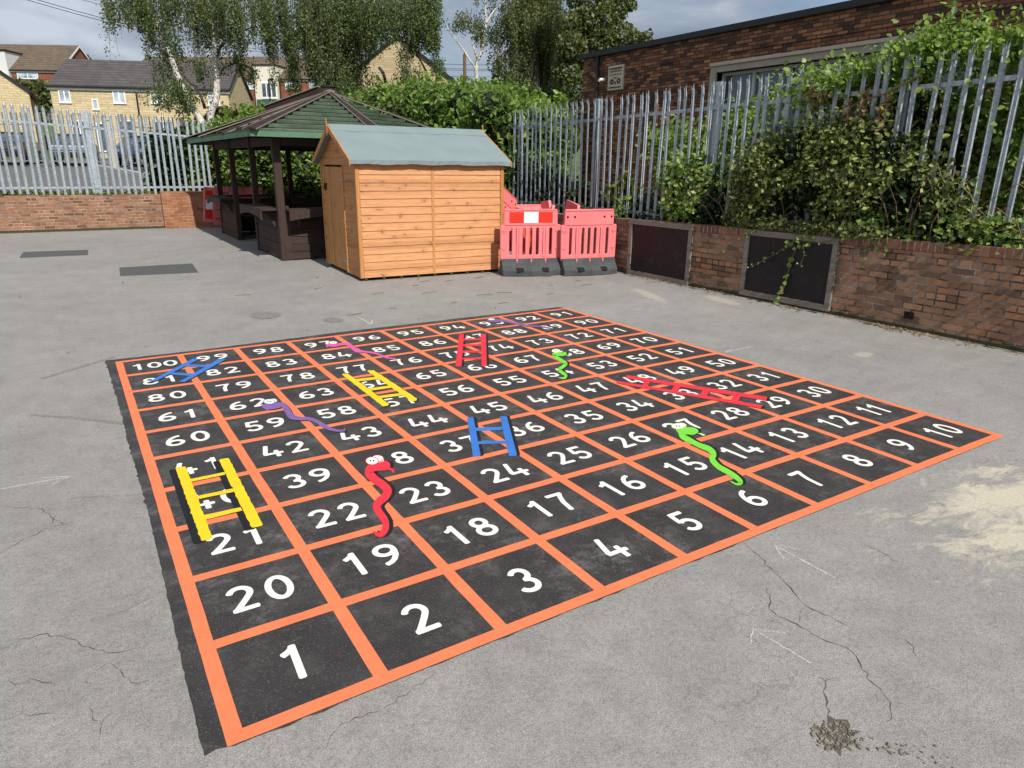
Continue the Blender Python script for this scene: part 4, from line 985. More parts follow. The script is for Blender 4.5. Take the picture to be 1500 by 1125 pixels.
b1 = barrier((6.155, 7.56, 0), (0, 0, math.radians(-19)), 'pink plastic barrier with a red and white reflective strip beside the shed', strip=True)
b2 = barrier((7.05, 7.18, 0), (0, 0, math.radians(-11)), 'faded pink plastic barrier without a strip, standing nearest the blackboard')
R_ = math.radians
barrier((5.95, 8.35, .42), (R_(-8), R_(28), R_(24)), 'pink barrier panel lying tilted on the heap close to the shed corner', foot=False)
barrier((6.62, 8.0, .06), (R_(12), R_(2), R_(58)), 'pink barrier panel standing left of the two edge-on panels in the heap', foot=False)
barrier((6.93, 8.0, .10), (R_(-8), R_(4), R_(64)), 'pink barrier panel set edge-on behind the front barriers', foot=False)
barrier((7.14, 7.92, .08), (R_(5), R_(-3), R_(66)), 'second edge-on pink barrier panel, packed right of its twin in the heap', foot=False)
barrier((7.12, 7.65, -.02), (R_(4), 0, R_(58)), 'orange barrier panel standing inside the heap behind the right barrier', 'o', False)
barrier((6.3, 7.95, -.02), (R_(-6), R_(8), R_(40)), 'orange red barrier panel half hidden behind the striped barrier', 'o', True)
barrier((6.75, 8.6, .02), (R_(-14), R_(0), R_(-12)), 'pink barrier panel lying broadside across the back of the heap', foot=False)
# two more stored beside the pavilion against the far wall
barrier((3.93, 18.05, .53), (0, R_(-83), R_(4)), 'red and white striped barrier leaning at the wall behind the dark pavilion', strip=True, foot=False, group='barriers kept by the pavilion')
barrier((4.1, 18.35, .02), (R_(-9), 0, R_(6)), 'pink barrier standing behind the dark pavilion counter', foot=False, group='barriers kept by the pavilion')

# ================================================================ PAVILION
gz = empty('garden_pavilion', (4.95, 14.0, 0), label='dark timber garden pavilion with a green boarded roof behind the shed', cat='pavilion')
GO_ = (-4.95, -14.0, 0)
def gadd(mb, name, mat, par=gz, bevel=0.):
    o = mb.build(name, mat, par, GO_ if par is gz else (0, 0, 0), bevel=bevel); return o
EZ = 2.20; AP = Vector((5.1, 14.0, 3.13))
EV = [(2.62, 10.6), (4.87, 10.6), (7.25, 12.0), (7.45, 14.6), (7.0, 17.0), (4.87, 17.5), (2.62, 17.5), (2.62, 15.2), (2.62, 12.9)]
nE = len(EV)
for i in range(nE):
    a, b = Vector((*EV[i], EZ)), Vector((*EV[(i+1) % nE], EZ)); nb = 10; mb = MB()
    nrm = (b-a).cross(AP-a).normalized()
    if nrm.z < 0: nrm = -nrm
    for k in range(nb):
        t0, t1 = k/nb, (k+.70)/nb; t1 = min(t1, .985)
        q = [a.lerp(AP, t0), b.lerp(AP, t0), b.lerp(AP, t1), a.lerp(AP, t1)]
        j = rng.normal(0, .003)
        lo = .050+j; hi = .006
        mb.hexa([q[0]-nrm*.004, q[1]-nrm*.004, q[2]-nrm*.012, q[3]-nrm*.012, q[0]+nrm*lo, q[1]+nrm*lo, q[2]+nrm*hi, q[3]+nrm*hi])
    gadd(mb, 'roof_panel', M['gaz_green'])
    d = (b-a).normalized(); out = Vector((d.y, -d.x, 0))
    mb = MB(); mb.beam(a+out*.012+Vector((0, 0, -.035)), b+out*.012+Vector((0, 0, -.035)), .022, .085); gadd(mb, 'eaves_board', M['gaz_green_eave'])
    # dark underside lining
    mb = MB(); mb.add([tuple(a-Vector((0, 0, .10))), tuple(b-Vector((0, 0, .10))), tuple(AP-Vector((0, 0, .10)))], [(0, 1, 2)]); gadd(mb, 'roof_lining', M['gaz'])
# hip boards: a flat pair folded over each ridge with a pale edge strip
for i in range(nE):
    a = Vector((*EV[i], EZ+.03)); d = (AP-a).normalized(); s = d.cross(Vector((0, 0, 1))).normalized(); up = s.cross(d).normalized()
    a2 = a-d*.07; e = AP+Vector((0, 0, .05))
    for sg in (-1, 1):
        mb = MB(); w = .105; drop = .030
        p = [a2+up*.055, a2+s*sg*w+up*(.055-drop), e+s*sg*.03+up*(.045-.01), e+up*.045]
        mb.hexa([q-up*.022 for q in p]+p); hb = gadd(mb, 'hip_board', M['gaz_cap'])
        mb = MB(); q0, q1 = a2+s*sg*(w+.0105)+up*(.055-drop-.008), e+s*sg*.0405+up*(.045-.01-.008)
        mb.beam(q0, q1, .014, .018); mb.build('pale_edge', M['gaz_edge'], hb)
# small raised cap on top
mb = MB(); mb.prism([(AP.x+.13*math.cos(a), AP.y+.13*math.sin(a), AP.z+.0) for a in np.linspace(0, 2*PI, 9)[:-1]], (0, 0, .15)); gadd(mb, 'roof_cap', M['gaz_edge'], bevel=.01)
mb = MB(); mb.prism([(AP.x+.19*math.cos(a+.2), AP.y+.19*math.sin(a+.2), AP.z+.151) for a in np.linspace(0, 2*PI, 9)[:-1]], (0, 0, .035)); gadd(mb, 'roof_cap', M['gaz_cap'], bevel=.008)
# raised vent board on the far left hip
mb = MB(); e0, e1 = Vector((4.1, 15.6, 2.86)), Vector((4.95, 14.25, 3.22)); mb.beam(e0, e1, .04, .16); gadd(mb, 'ridge_fin', M['gaz'])
mb = MB(); mb.beam(e0+Vector((0, 0, .095)), e1+Vector((0, 0, .095)), .10, .02); gadd(mb, 'ridge_fin_cap', M['gaz_edge'])
PST = [(3.1, 11.07), (3.1, 12.91), (3.13, 15.03), (3.15, 16.96), (4.9, 11.07), (6.75, 12.3), (6.9, 14.55), (6.55, 16.7), (4.9, 17.0)]
for (x, y) in PST:
    w = .065 if (x, y) == PST[0] else .055
    mb = MB(); mb.box(x-w, x+w, y-w, y+w, 0, 2.16); gadd(mb, 'post', M['gaz_post'], bevel=.006)
mb = MB(); mb.box(3.17, 3.235, 11.03, 11.09, 0, .97); gadd(mb, 'corner_stile', M['gaz_post'], bevel=.004)
# top plate
seq = [0, 1, 2, 3, 8, 7, 6, 5, 4]
for i in range(9):
    a, b = PST[seq[i]], PST[seq[(i+1) % 9]]
    mb = MB(); mb.beam((*a, 2.08), (*b, 2.08), .06, .17); gadd(mb, 'top_plate', M['gaz'])
# boarded half walls with counters
def halfwall(a, b, outn, counter=True):
    a, b = Vector((*a, 0)), Vector((*b, 0)); o = Vector((*outn, 0)); d = (b-a).normalized(); a = a+d*.06; b = b-d*.06; mb = MB(); n = 6
    for k in range(n):
        z0, z1 = .02+k*.137, .02+(k+1)*.137-.008
        ff = .035 if k > 1 else .045
        p0 = [a-o*.02, b-o*.02, b+o*ff, a+o*ff]; p1 = [a-o*.02, b-o*.02, b+o*(ff-.012), a+o*(ff-.012)]
        mb.hexa([q+Vector((0, 0, z0)) for q in p0]+[q+Vector((0, 0, z1)) for q in p1])
    pw = gadd(mb, 'half_wall', M['gaz'])
    mb = MB(); mb.beam(a+Vector((0, 0, .90)), b+Vector((0, 0, .90)), .10, .05); gadd(mb, 'sill_rail', M['gaz_post'], bevel=.004)
    if counter:
        mb = MB(); a3, b3 = a+o*.05, b+o*.05
        mb.hexa([a3+Vector((0, 0, .885)), b3+Vector((0, 0, .885)), b3+o*.27+Vector((0, 0, .885)), a3+o*.27+Vector((0, 0, .885)), a3+Vector((0, 0, .925)), b3+Vector((0, 0, .925)), b3+o*.27+Vector((0, 0, .925)), a3+o*.27+Vector((0, 0, .925))])
        ct = gadd(mb, 'counter', M['gaz_post'], bevel=.004)
        mb = MB(); e0, e1 = a3+o*.2705, b3+o*.2705; pts = []
        m_ = 12
        top = [e0.lerp(e1, i/m_)+Vector((0, 0, .93)) for i in range(m_+1)]
        bot = [e0.lerp(e1, i/m_)+Vector((0, 0, .80-.07*abs(2*i/m_-1)**2.2)) for i in range(m_+1)]
        mb.prism([tuple(p) for p in bot]+[tuple(p) for p in reversed(top)], o*.025); mb.build('counter_apron', M['gaz_post'], ct)
        for t in (.12, .88):
            c = a3.lerp(b3, t); mb = MB(); mb.prism([c+Vector((0, 0, .885)), c+o*.24+Vector((0, 0, .885)), c+o*.12+Vector((0, 0, .78)), c+Vector((0, 0, .58))], d*.045); gadd(mb, 'counter_bracket', M['gaz_post'])
halfwall(PST[0], PST[1], (-1, 0)); halfwall(PST[2], PST[3], (-1, 0)); halfwall(PST[0], PST[4], (0, -1))
for a, b in ((4, 5), (5, 6), (6, 7), (7, 8), (8, 3)):
    p, q = Vector(PST[a]), Vector(PST[b]); n_ = Vector((q.y-p.y, p.x-q.x)).normalized(); halfwall(PST[a], PST[b], (n_.x, n_.y), False)
# bench inside
mb = MB(); mb.box(6.0, 6.45, 12.9, 16.3, .40, .45); gadd(mb, 'bench_seat', M['gaz_post'])
mb = MB(); mb.box(3.5, 6.2, 16.2, 16.6, .40, .45); gadd(mb, 'bench_seat', M['gaz_post'])
for x, y in ((6.2, 13.1), (6.2, 16.0), (3.7, 16.4), (5.0, 16.4)):
    mb = MB(); mb.box(x-.04, x+.04, y-.04, y+.04, 0, .399); gadd(mb, 'bench_leg', M['gaz_post'])

# ================================================================ BRICK HALL ON THE RIGHT
XH = 11.5; YH = 13.25
hall = empty('brick_hall', (XH+3, 4, .8), label='dark brown brick hall with a flat black roof edge and long window on the right', cat='hall')
HO = (-XH-3, -4, -.8)
def hadd(mb, name, mat, par=hall, bevel=0.): return mb.build(name, mat, par, HO if par is hall else (0, 0, 0), bevel=bevel)
WY0, WY1, WZ0, WZ1 = 3.95, 8.80, 1.75, 3.56
mb = MB()
mb.box(XH, XH+.3, -14, WY0, .7, 4.28); mb.box(XH, XH+.3, WY1, YH, .7, 4.28); mb.box(XH, XH+.3, WY0+.0005, WY1-.0005, .7, WZ0); mb.box(XH, XH+.3, WY0+.0005, WY1-.0005, WZ1, 4.28)
mb.box(XH+.3005, XH+9, YH-.3, YH, .7, 4.28); mb.box(XH+8.7, XH+9, -14, YH-.301, .7, 4.28); mb.box(XH+.3005, XH+8.699, -14, -13.7, .7, 4.28)
hadd(mb, 'wall', M['brick_hall'])
mb = MB(); mb.box(XH-.10, XH+9.1, -14.1, YH+.10, 4.282, 4.40); hadd(mb, 'roof', M['gutter'], bevel=.01)
mb = MB(); mb.tube([(XH-.045, YH-.6, 4.28), (XH-.045, YH-.6, .8)], .04, 10); hadd(mb, 'downpipe', M['gutter'])
mb = MB(); mb.box(XH-.05, XH+.12, WY1, WY1+.16, WZ0, WZ1+.18); mb.box(XH-.05, XH+.12, WY0-.16, WY0, WZ0, WZ1+.18); mb.box(XH-.048, XH+.12, WY0+.0005, WY1-.0005, WZ1, WZ1+.178); mb.box(XH-.085, XH-.0505, WY0-.16, WY1+.16, WZ1+.12, WZ1+.181); mb.box(XH-.10, XH+.12, WY0-.2, WY1+.2, WZ0-.10, WZ0-.0005)
win = hadd(mb, 'window', M['concrete_trim'], bevel=.004)
mb = MB(); mb.box(XH+.20, XH+.21, WY0, WY1, WZ0, WZ1); o = mb.build('pane', M['glass'], win)
mb = MB(); npn = 6
for i in range(npn+1):
    y = WY0+(WY1-WY0)*i/npn; y = min(max(y, WY0+.03), WY1-.03); mb.box(XH+.14, XH+.198, y-.028, y+.028, WZ0, WZ1)
for z in (WZ0+.03, WZ1-.03, WZ1-.62): mb.box(XH+.145, XH+.196, WY0, WY1, z-.028, z+.028)
mb.build('frame', M['winframe'], win)
# carved plaque with a shield-like relief and two dark roses
pq = MB(); pq.box(XH-.035, XH+.01, 11.68, 12.24, 3.47, 4.02); pl = hadd(pq, 'carved_plaque', M['plaque'], bevel=.008)
mb = MB()
mb.box(XH-.042, XH-.0355, 11.72, 12.20, 3.935, 3.965); mb.box(XH-.042, XH-.0355, 11.74, 12.18, 3.52, 3.545)
for y in np.linspace(11.76, 12.16, 9): mb.box(XH-.040, XH-.0355, y-.014, y+.014, 3.87, 3.91+rng.uniform(-.01, .01))
for y in np.linspace(11.78, 12.14, 7): mb.box(XH-.040, XH-.0355, y-.02, y+.012, 3.80, 3.83)
for cy in (11.83, 12.08):
    for k in range(6):
        a = 2*PI*k/6; y, z = cy+.05*math.cos(a), 3.665+.042*math.sin(a); mb.prism([(XH-.044, y+.026*math.cos(t), z+.024*math.sin(t)) for t in np.linspace(0, 2*PI, 7)[:-1]], (.0083, 0, 0))
mb.box(XH-.041, XH-.0355, 11.935, 11.985, 3.60, 3.66); mb.box(XH-.0405, XH-.0355, 11.90, 12.02, 3.73, 3.755)
mb.build('carved_relief', M['plaque_dark'], pl)
# security camera and conduit
mb = MB(); mb.tube([(XH, 12.42, 3.74), (XH-.10, 12.42, 3.74)], [.05, .03], 10); mb.tube([(XH-.09, 12.42, 3.745), (XH-.20, 12.36, 3.71)], .034, 10); hadd(mb, 'security_camera', M['lightplastic'])
mb = MB(); mb.tube([(XH-.012, 10.45, 2.2), (XH-.012, 10.45, 3.86), (XH-.012, 10.40, 3.89), (XH-.012, -13, 4.02)], .011, 6); hadd(mb, 'conduit', M['brick_hall'])
mb = MB(); mb.box(XH-.03, XH-.001, 10.0, 10.16, 2.15, 2.45); hadd(mb, 'meter_box', M['lightplastic'], bevel=.004)

# ================================================================ HOUSES BEYOND THE CAR PARK
def house(name, lab, cat_, A, B, depth, zg, ze, rise, wallm, roofm, wins=(), over=.12, gable_over=.12, fascia='upvc', cat='house', doors=(), chim=None, wall2=None):
    """A, B: left and right ends of the front wall (x, y); roof ridge parallel to it"""
    A, B = Vector((*A[:2], 0)), Vector((*B[:2], 0)); Lh = (B-A).length; ang = math.atan2(B.y-A.y, B.x-A.x)
    r = empty(name, (A.x, A.y, zg), ang, lab, cat, cat_)
    H = ze-zg; mb = MB(); d = depth
    mb.add([(0, 0, -.8), (Lh, 0, -.8), (Lh, 0, H), (0, 0, H)], [(0, 1, 2, 3)])
    mb.add([(0, d, -.8), (Lh, d, -.8), (Lh, d, H), (0, d, H)], [(3, 2, 1, 0)])
    for x in (0, Lh): mb.add([(x, 0, -.8), (x, d, -.8), (x, d, H), (x, d/2, H+rise), (x, 0, H)], [(0, 1, 2, 3, 4)])
    mb.build('wall', M[wallm], r)
    sl = rise/(d/2); rf = None; mb = MB()
    for s in (0, 1):
        y0, y1 = (-over, d/2) if s == 0 else (d+over, d/2); z0 = H-over*sl
        mb.hexa([(-gable_over, y0, z0+.03), (Lh+gable_over, y0, z0+.03), (Lh+gable_over, y1, H+rise+.03), (-gable_over, y1, H+rise+.03), (-gable_over, y0, z0+.14), (Lh+gable_over, y0, z0+.14), (Lh+gable_over, y1, H+rise+.14), (-gable_over, y1, H+rise+.14)])
    rf = mb.build('roof', M[roofm], r)
    mb = MB(); mb.box(-gable_over, Lh+gable_over, -over-.11, -over-.001, H-over*sl-.03, H-over*sl+.08); mb.build('gutter', M['gutter'], rf)
    mb = MB(); mb.box(-gable_over, Lh+gable_over, -over, -over+.03, H-over*sl-.15, H-over*sl-.031); mb.build('fascia', M[fascia], rf)
    for x in (-gable_over-.001, Lh+gable_over+.001):
        for s in (0, 1):
            y0 = -over if s == 0 else d+over
            mb = MB(); mb.beam((x, y0, H-over*sl+.03), (x, d/2, H+rise+.03), .06, .16); mb.build('verge', M['gutter' if fascia == 'gutter' or name == 'stone_terrace' else fascia], rf)
    for w in wins:
        x0, x1, z0, z1 = w[:4]; gm = w[4] if len(w) > 4 else 'glass_pale'
        f = .07; mb = MB(); mb.box(x0, x1, -.05, .03, z1-f, z1); mb.box(x0-.03, x1+.03, -.08, .03, z0-.02, z0+f); mb.box(x0, x0+f, -.049, .03, z0+f+.001, z1-f-.001); mb.box(x1-f, x1, -.049, .03, z0+f+.001, z1-f-.001)
        if x1-x0 > .7: mb.box((x0+x1)/2-.04, (x0+x1)/2+.04, -.048, .03, z0+f+.001, z1-f-.001)
        wo = mb.build('window', M['upvc'], r); mb = MB(); mb.box(x0+f, x1-f, -.02, -.012, z0+f, z1-f); mb.build('pane', M[gm], wo)
    if chim:
        mb = MB(); mb.box(chim-.4, chim+.4, d/2-.3, d/2+.3, H+rise-.4, H+rise+1.1); mb.build('chimney', M['brick_house'], rf)
    return r, Lh, H
def Xat(A, B, u, z):                     # distance along the front wall seen at column u
    A, B = np.array(A[:2]), np.array(B[:2]); d = (B-A)/np.linalg.norm(B-A); r = _ray(u, 150)[:2]; c = CAM[:2]
    Mx = np.array([[d[0], -r[0]], [d[1], -r[1]]]); return float(np.linalg.solve(Mx, c-A)[0])
# stone terrace across the car park
EZ1 = 6.1; A1, B1 = gp(73, 131, EZ1), gp(334, 137.5, EZ1); C1 = gp(376, 146, EZ1)
zg1 = 1.75; s_ = lambda u: Xat(A1, B1, u, 0)
def wv(u0, u1, v0, v1, A, B, zg):        # window rectangle measured in the photograph, in wall coordinates
    x0, x1 = Xat(A, B, u0, 0), Xat(A, B, u1, 0); q = np.array(A[:2])+(np.array(B[:2])-np.array(A[:2]))/np.linalg.norm(np.array(B[:2])-np.array(A[:2]))*(x0+x1)/2
    D = np.linalg.norm(q-CAM[:2]); um = (u0+u1)/2
    def zz(v): r = _ray(um, v); return CAM[2]+r[2]/np.linalg.norm(r[:2])*D-zg
    return (x0, x1, zz(v1), zz(v0))
w1 = [wv(*q, A1, B1, zg1) for q in ((88, 105, 132, 151), (135, 144, 145, 161), (167, 185, 131, 152), (222, 240, 131, 152), (305, 322, 132, 155), (270, 277, 148, 163))]
w1 += [wv(*q, A1, B1, zg1)+('glass',) for q in ((100, 122, 176, 215), (168, 192, 176, 200), (221, 248, 177, 205), (135, 147, 180, 222))]
dep1 = 7.2
house('stone_terrace', 'yellow stone terrace with a dark tiled roof across the car park', None, A1, B1, dep1, zg1, EZ1+.22, 1.95, 'stone', 'tile_dark', w1, fascia='upvc', cat='house')
mb = MB()
# downpipe on the terrace
s0 = Xat(A1, B1, 202, 0); q = Vector(A1[:2]).lerp(Vector(B1[:2]), s0/np.linalg.norm(B1-A1))
tr_ = [o for o in bpy.data.objects if o.name == 'stone_terrace'][0]
mb = MB(); mb.tube([(s0, -.08, EZ1-zg1-.1), (s0, -.08, 0)], .06, 8); mb.build('downpipe', M['gutter'], tr_)
# stone gable house at the left edge of the photo
p3 = pd(42, 134, 46); zE3 = p3[2]
house('stone_house', 'yellow stone gable end with a dark verge at the far left edge', None, (p3[0], p3[1]), (p3[0]+.2, p3[1]+9.0), 9.4, 1.5, zE3, 3.75, 'stone', 'tile_dark', (), fascia='gutter')
# stone gable house behind the hedge, gable towards the yard
p5, l5 = pd(678, 130, 45), pd(492, 132, 45); g5 = (l5-p5)[:2]; w5 = np.linalg.norm(g5); g5 /= w5; d5 = np.array([g5[1], -g5[0]])
pk5 = pd(585, 57, 45)
h5, _, _ = house('stone_house', 'pale stone gable end seen between the birch branches above the hedge', None, p5[:2], p5[:2]+d5*9, w5, 2.4, p5[2], pk5[2]-p5[2], 'stone2', 'tile_dark', (), fascia='gutter')
sx = w5*(678-572)/(678-492)
mb = MB(); z0, z1 = 4.75-2.4, 5.85-2.4; f = .07
mb.box(-.05, .03, sx-.32, sx+.32, z1-f, z1); mb.box(-.06, .03, sx-.34, sx+.34, z0, z0+f); mb.box(-.049, .03, sx-.32, sx-.32+f, z0+f+.001, z1-f-.001); mb.box(-.049, .03, sx+.32-f, sx+.32, z0+f+.001, z1-f-.001)
wo = mb.build('window', M['upvc'], h5); mb = MB(); mb.box(-.02, -.01, sx-.25, sx+.25, z0+f, z1-f); mb.build('pane', M['glass'], wo)
# tiled brick houses up the slope
A2, B2 = gp(-60, 101, 10.6), gp(88, 103.5, 10.6)
h2, L2, H2 = house('brick_house', 'red brick house with a brown tiled roof up the slope at the far left', None, A2, B2, 8.5, 5.0, 10.6, 2.9, 'brick_house', 'tile_brown', [wv(33, 63, 103, 116, A2, B2, 5.0)], fascia='upvc')
xa, xb = Xat(A2, B2, -40, 0), Xat(A2, B2, 24, 0)
mb = MB(); mb.box(xa, xb, -.35, 3.2, 1.5, H2+1.75); mb.build('white_bay', M['panelwhite'], h2)
mb = MB(); mb.box(xa-.1, xb+.1, -.45, 3.3, H2+1.752, H2+1.9); mb.build('bay_roof', M['gutter'], h2)
mb = MB(); mb.box(xb-1.7, xb-.3, -.42, -.3501, H2-1.6, H2-.3); wo = mb.build('window', M['upvc'], h2)
mb = MB(); mb.box(xb-1.55, xb-.45, -.43, -.4201, H2-1.45, H2-.45); mb.build('pane', M['glass_pale'], wo)
A4, B4 = gp(186, 116, 10.4), gp(500, 116, 10.4)
wins4 = [wv(420, 441, 118, 131, A4, B4, 5.0), wv(455, 475, 118, 131, A4, B4, 5.0), wv(362, 374, 118, 131, A4, B4, 5.0)]
h4, L4, H4 = house('brick_house', 'long red brick house with a brown tiled roof and cream bay behind the stone terrace', None, A4, B4, 8.5, 5.0, 10.4, 2.7, 'brick_house', 'tile_brown', wins4, fascia='upvc')
xa, xb = Xat(A4, B4, 379, 0), Xat(A4, B4, 411, 0)
mb = MB(); mb.box(xa, xb, -.6, 3.0, -.5, H4+1.3); mb.build('cream_bay', M['cream'], h4)
mb = MB(); mb.box(xa-.1, xb+.1, -.7, 3.1, H4+1.302, H4+1.42); mb.build('bay_roof', M['gutter'], h4)
bw = xb-xa
mb = MB(); mb.box(xa+.3*bw, xb-.03*bw, -.66, -.6001, H4-2.05, H4-.35); wo = mb.build('window', M['upvc'], h4)
for i in range(3):
    mb = MB(); a = xa+bw*(.33+.22*i); mb.box(a, a+bw*.17, -.668, -.6601, H4-1.85, H4-.5); mb.build('pane', M['glass'], wo)
mb = MB(); mb.box(xa+.05*bw, xb-.02, -.72, -.6002, H4-2.75, H4-2.12); mb.build('balcony_panel', M['greenpanel'], h4)
mb = MB(); mb.box(xa+.05*bw, xb-.02, -.65, -.6003, -.4, H4-2.8); mb.build('ground_floor_glazing', M['glass'], h4)
mb = MB(); mb.tube([(xb+.15, -.15, H4-.1), (xb+.15, -.15, 0)], .07, 8); mb.build('downpipe', M['gutter'], h4)

# far palisade along the back of the car park, with gate posts
fence((-9, 36.4), (2.3, 36.4), 3.62, 3.72, 1.40, .17, [2.0, 4.75, 7.5, 10.2], 'far grey palisade fence at the back of the car park', pale_h=2.1, pale_w=.062, rails=(.55, .25), mat=M['galv_far'])
fence((2.5, 35.5), (9.5, 31.2), 3.72, 3.45, 1.35, .17, [.1, 2.8, 5.5, 7.9], 'far grey palisade fence turning behind the dark shrubs', pale_h=2.1, pale_w=.062, rails=(.55, .25), mat=M['galv_far'])
mb = MB(); mb.box(-.15, .15, -.15, .15, 0, 2.05); mb.box(-.18, .18, -.18, .18, 2.051, 2.12)
tag(mb.build('gate_post', M['concrete'], None, (2.05, 35.9, 1.38)), 'square grey gate post in the far fence beside the parked blue car', 'gate post')

# parked cars
def car(loc, rz, mat, lab):
    r = empty('parked_car', loc, rz, lab, 'car', 'cars parked beyond the far fence')
    prof = [(-2.05, .32), (-2.08, .62), (-1.95, .86), (-1.05, .98), (-.45, 1.40), (.9, 1.44), (1.65, 1.02), (2.02, .95), (2.08, .6), (2.04, .32)]
    lowers = [(-2.05, .32), (-2.08, .62), (-1.95, .86), (-1.05, .98), (1.65, 1.02), (2.02, .95), (2.08, .6), (2.04, .32)]
    w = .86; mb = MB(); n = len(lowers)
    def ring(pts, wy): return [(x, wy, z) for x, z in pts]
    a, b = ring(lowers, -w), ring(lowers, w)
    mb.add(a+b, [tuple(range(n)), tuple(range(2*n-1, n-1, -1))]+[(i, n+i, n+(i+1) % n, (i+1) % n) for i in range(n)]); bd = mb.build('body', mat, r, bevel=.05)
    mb = MB(); q = [(-1.05, .975), (-.45, 1.40), (.9, 1.44), (1.6, 1.03)]; lo, hi = .80, .64
    mb.hexa([(-1.05, -lo, .99), (1.6, -lo, 1.03), (1.6, lo, 1.03), (-1.05, lo, .99), (-.42, -hi, 1.385), (.9, -hi, 1.425), (.9, hi, 1.425), (-.42, hi, 1.385)]); mb.build('window', M['glass'], r, bevel=.02)
    mb = MB(); mb.hexa([(-.5, -.66, 1.386), (.98, -.66, 1.426), (.98, .66, 1.426), (-.5, .66, 1.386), (-.4, -.6, 1.44), (.88, -.6, 1.47), (.88, .6, 1.47), (-.4, .6, 1.44)]); mb.build('roof', mat, r, bevel=.02)
    for x in (-1.28, 1.28):
        for s in (-1, 1):
            mb = MB(); mb.tube([(x, s*.72, .32), (x, s*.88, .32)], .32, 18); wh = mb.build('wheel', M['tyre'], r); mb = MB(); mb.tube([(x, s*.881, .32), (x, s*.89, .32)], .2, 12); mb.build('rim', M['car_silver'], wh)
    for s in (-1, 1):
        mb = MB(); mb.box(-2.09, -1.98, s*.62-.17, s*.62+.17, .64, .78); mb.build('headlight', M['lamp'], r)
        mb = MB(); mb.box(2.03, 2.09, s*.66-.13, s*.66+.13, .70, .88); mb.build('tail_light', M['bred'], r)
    mb = MB(); mb.box(-2.12, -2.0, -.55, .55, .36, .56); mb.build('grille', M['gutter'], r)
    return r
car((-1.9, 40.6, 1.50), R_(80), M['car_dark'], 'dark parked car behind the far fence, leftmost of the row')
car((.7, 40.2, 1.49), R_(84), M['car_silver'], 'grey blue parked car in the middle behind the far fence')
car((3.55, 39.0, 1.46), R_(70), M['car_blue'], 'blue parked car right of the gate post beyond the far fence')

# utility pole and wires
pp = pd(681, 130, 60); mb = MB(); mb.tube([(0, 0, -3), (0, 0, 7.2)], [.19, .15], 10); 
zt = pd(681, 82, 60)[2]
up_ = empty('utility_pole', (pp[0], pp[1], 3.0), label='brown wooden utility pole beside the pale bare birch', cat='utility pole')
mb = MB(); mb.tube([(0, 0, -1), (0, 0, zt-3.0)], [.17, .14], 10); mb.build('pole', M['polewood'], up_)
mb = MB(); mb.tube([(0, 0, zt-3.0), (0, 0, zt-2.7)], .06, 8); mb.build('finial', M['metal_dark'], up_)
def wire(p, q, sag, lab, rad=.02):
    p, q = np.array(p), np.array(q); mb = MB(); pts = [p+(q-p)*t-np.array([0, 0, sag*4*t*(1-t)]) for t in np.linspace(0, 1, 24)]
    tag(mb.build('overhead_wire', M['cable'], None), lab, 'wire', 'overhead wires')if False else None
    mb.tube(pts, rad, 5); tag(mb.build('overhead_wire', M['cable']), lab, 'wire', 'overhead wires')
for k, v in enumerate((91, 97.3, 99.5, 108.6)):
    wire(pd(560, v-1, 66), pd(900, v+1, 62), .25, 'thin dark wires running level past the utility pole' )
wire(pd(20, -6, 45), pd(400, 78, 70), .5, 'long wires crossing the sky at the top left', .022)
wire(pd(36, -6, 45), pd(400, 74, 70), .5, 'long wires crossing the sky at the top left', .022)
wire(pd(100, -6, 60), pd(420, 56, 80), .5, 'long wires crossing the sky at the top left', .02)
# street lamp column in the car park
lp = pd(373, 170, 40); sl_ = empty('lamp_column', (lp[0], lp[1], 1.4), label='thin dark lamp column standing in front of the cream bay', cat='lamp column')
ztop = pd(396, 118, 60)[2]; q = pd(396, 150, 60); sl_.location = (q[0], q[1], 2.3)
mb = MB(); mb.tube([(0, 0, 0), (0, 0, ztop-2.3)], [.07, .05], 8); mb.build('column', M['metal_dark'], sl_)
mb = MB(); mb.tube([(-.02, 0, ztop-2.3), (.35, -.1, ztop-2.2)], [.05, .10], 8); mb.build('lamp_head', M['metal_dark'], sl_)

# ================================================================ PLANTS
def leaf_geo(name, P, size, mat, bias=(0, 0, .5), spread=1., elong=1.5, fold=True, var=None, droop=None):
    """one mesh of many small leaf-shaped faces at points P"""
    P = np.asarray(P, float); n = len(P); size = np.broadcast_to(np.asarray(size, float), (n,))
    nv = rng.normal(0, spread, (n, 3))+np.array(bias); nv /= np.linalg.norm(nv, axis=1, keepdims=True)
    a = rng.normal(0, 1, (n, 3))
    if droop is not None: a = a*.55+np.array([0, 0, -droop])
    a -= nv*np.sum(a*nv, 1, keepdims=True); a /= np.linalg.norm(a, axis=1, keepdims=True)
    b = np.cross(nv, a)
    s = size[:, None]; L_ = a*s*elong*.5; Wd = b*s*.5; up = nv*s*.16
    if fold:       # six points, folded along the midrib
        V = np.stack([P-L_, P-L_*.2+Wd+up, P+L_*.45+Wd*.7+up, P+L_, P+L_*.45-Wd*.7+up, P-L_*.2-Wd+up], 1)
        base = (np.arange(n)*6)[:, None]
        F = np.concatenate([base+np.array([0, 1, 2, 3]), base+np.array([0, 3, 4, 5])], 0)
        vv = np.concatenate([var, var]) if var is not None else None
    else:
        V = np.stack([P-L_, P+Wd, P+L_, P-Wd], 1); base = (np.arange(n)*4)[:, None]; F = base+np.array([0, 1, 2, 3]); vv = var
    return np_mesh(name, V.reshape(-1, 3), F, mat, vv)
def var_for(n, clump=None, lo=.0, hi=1.):
    v = rng.beta(2.2, 2.6, n)
    return np.clip(v*(hi-lo)+lo, 0, 1)
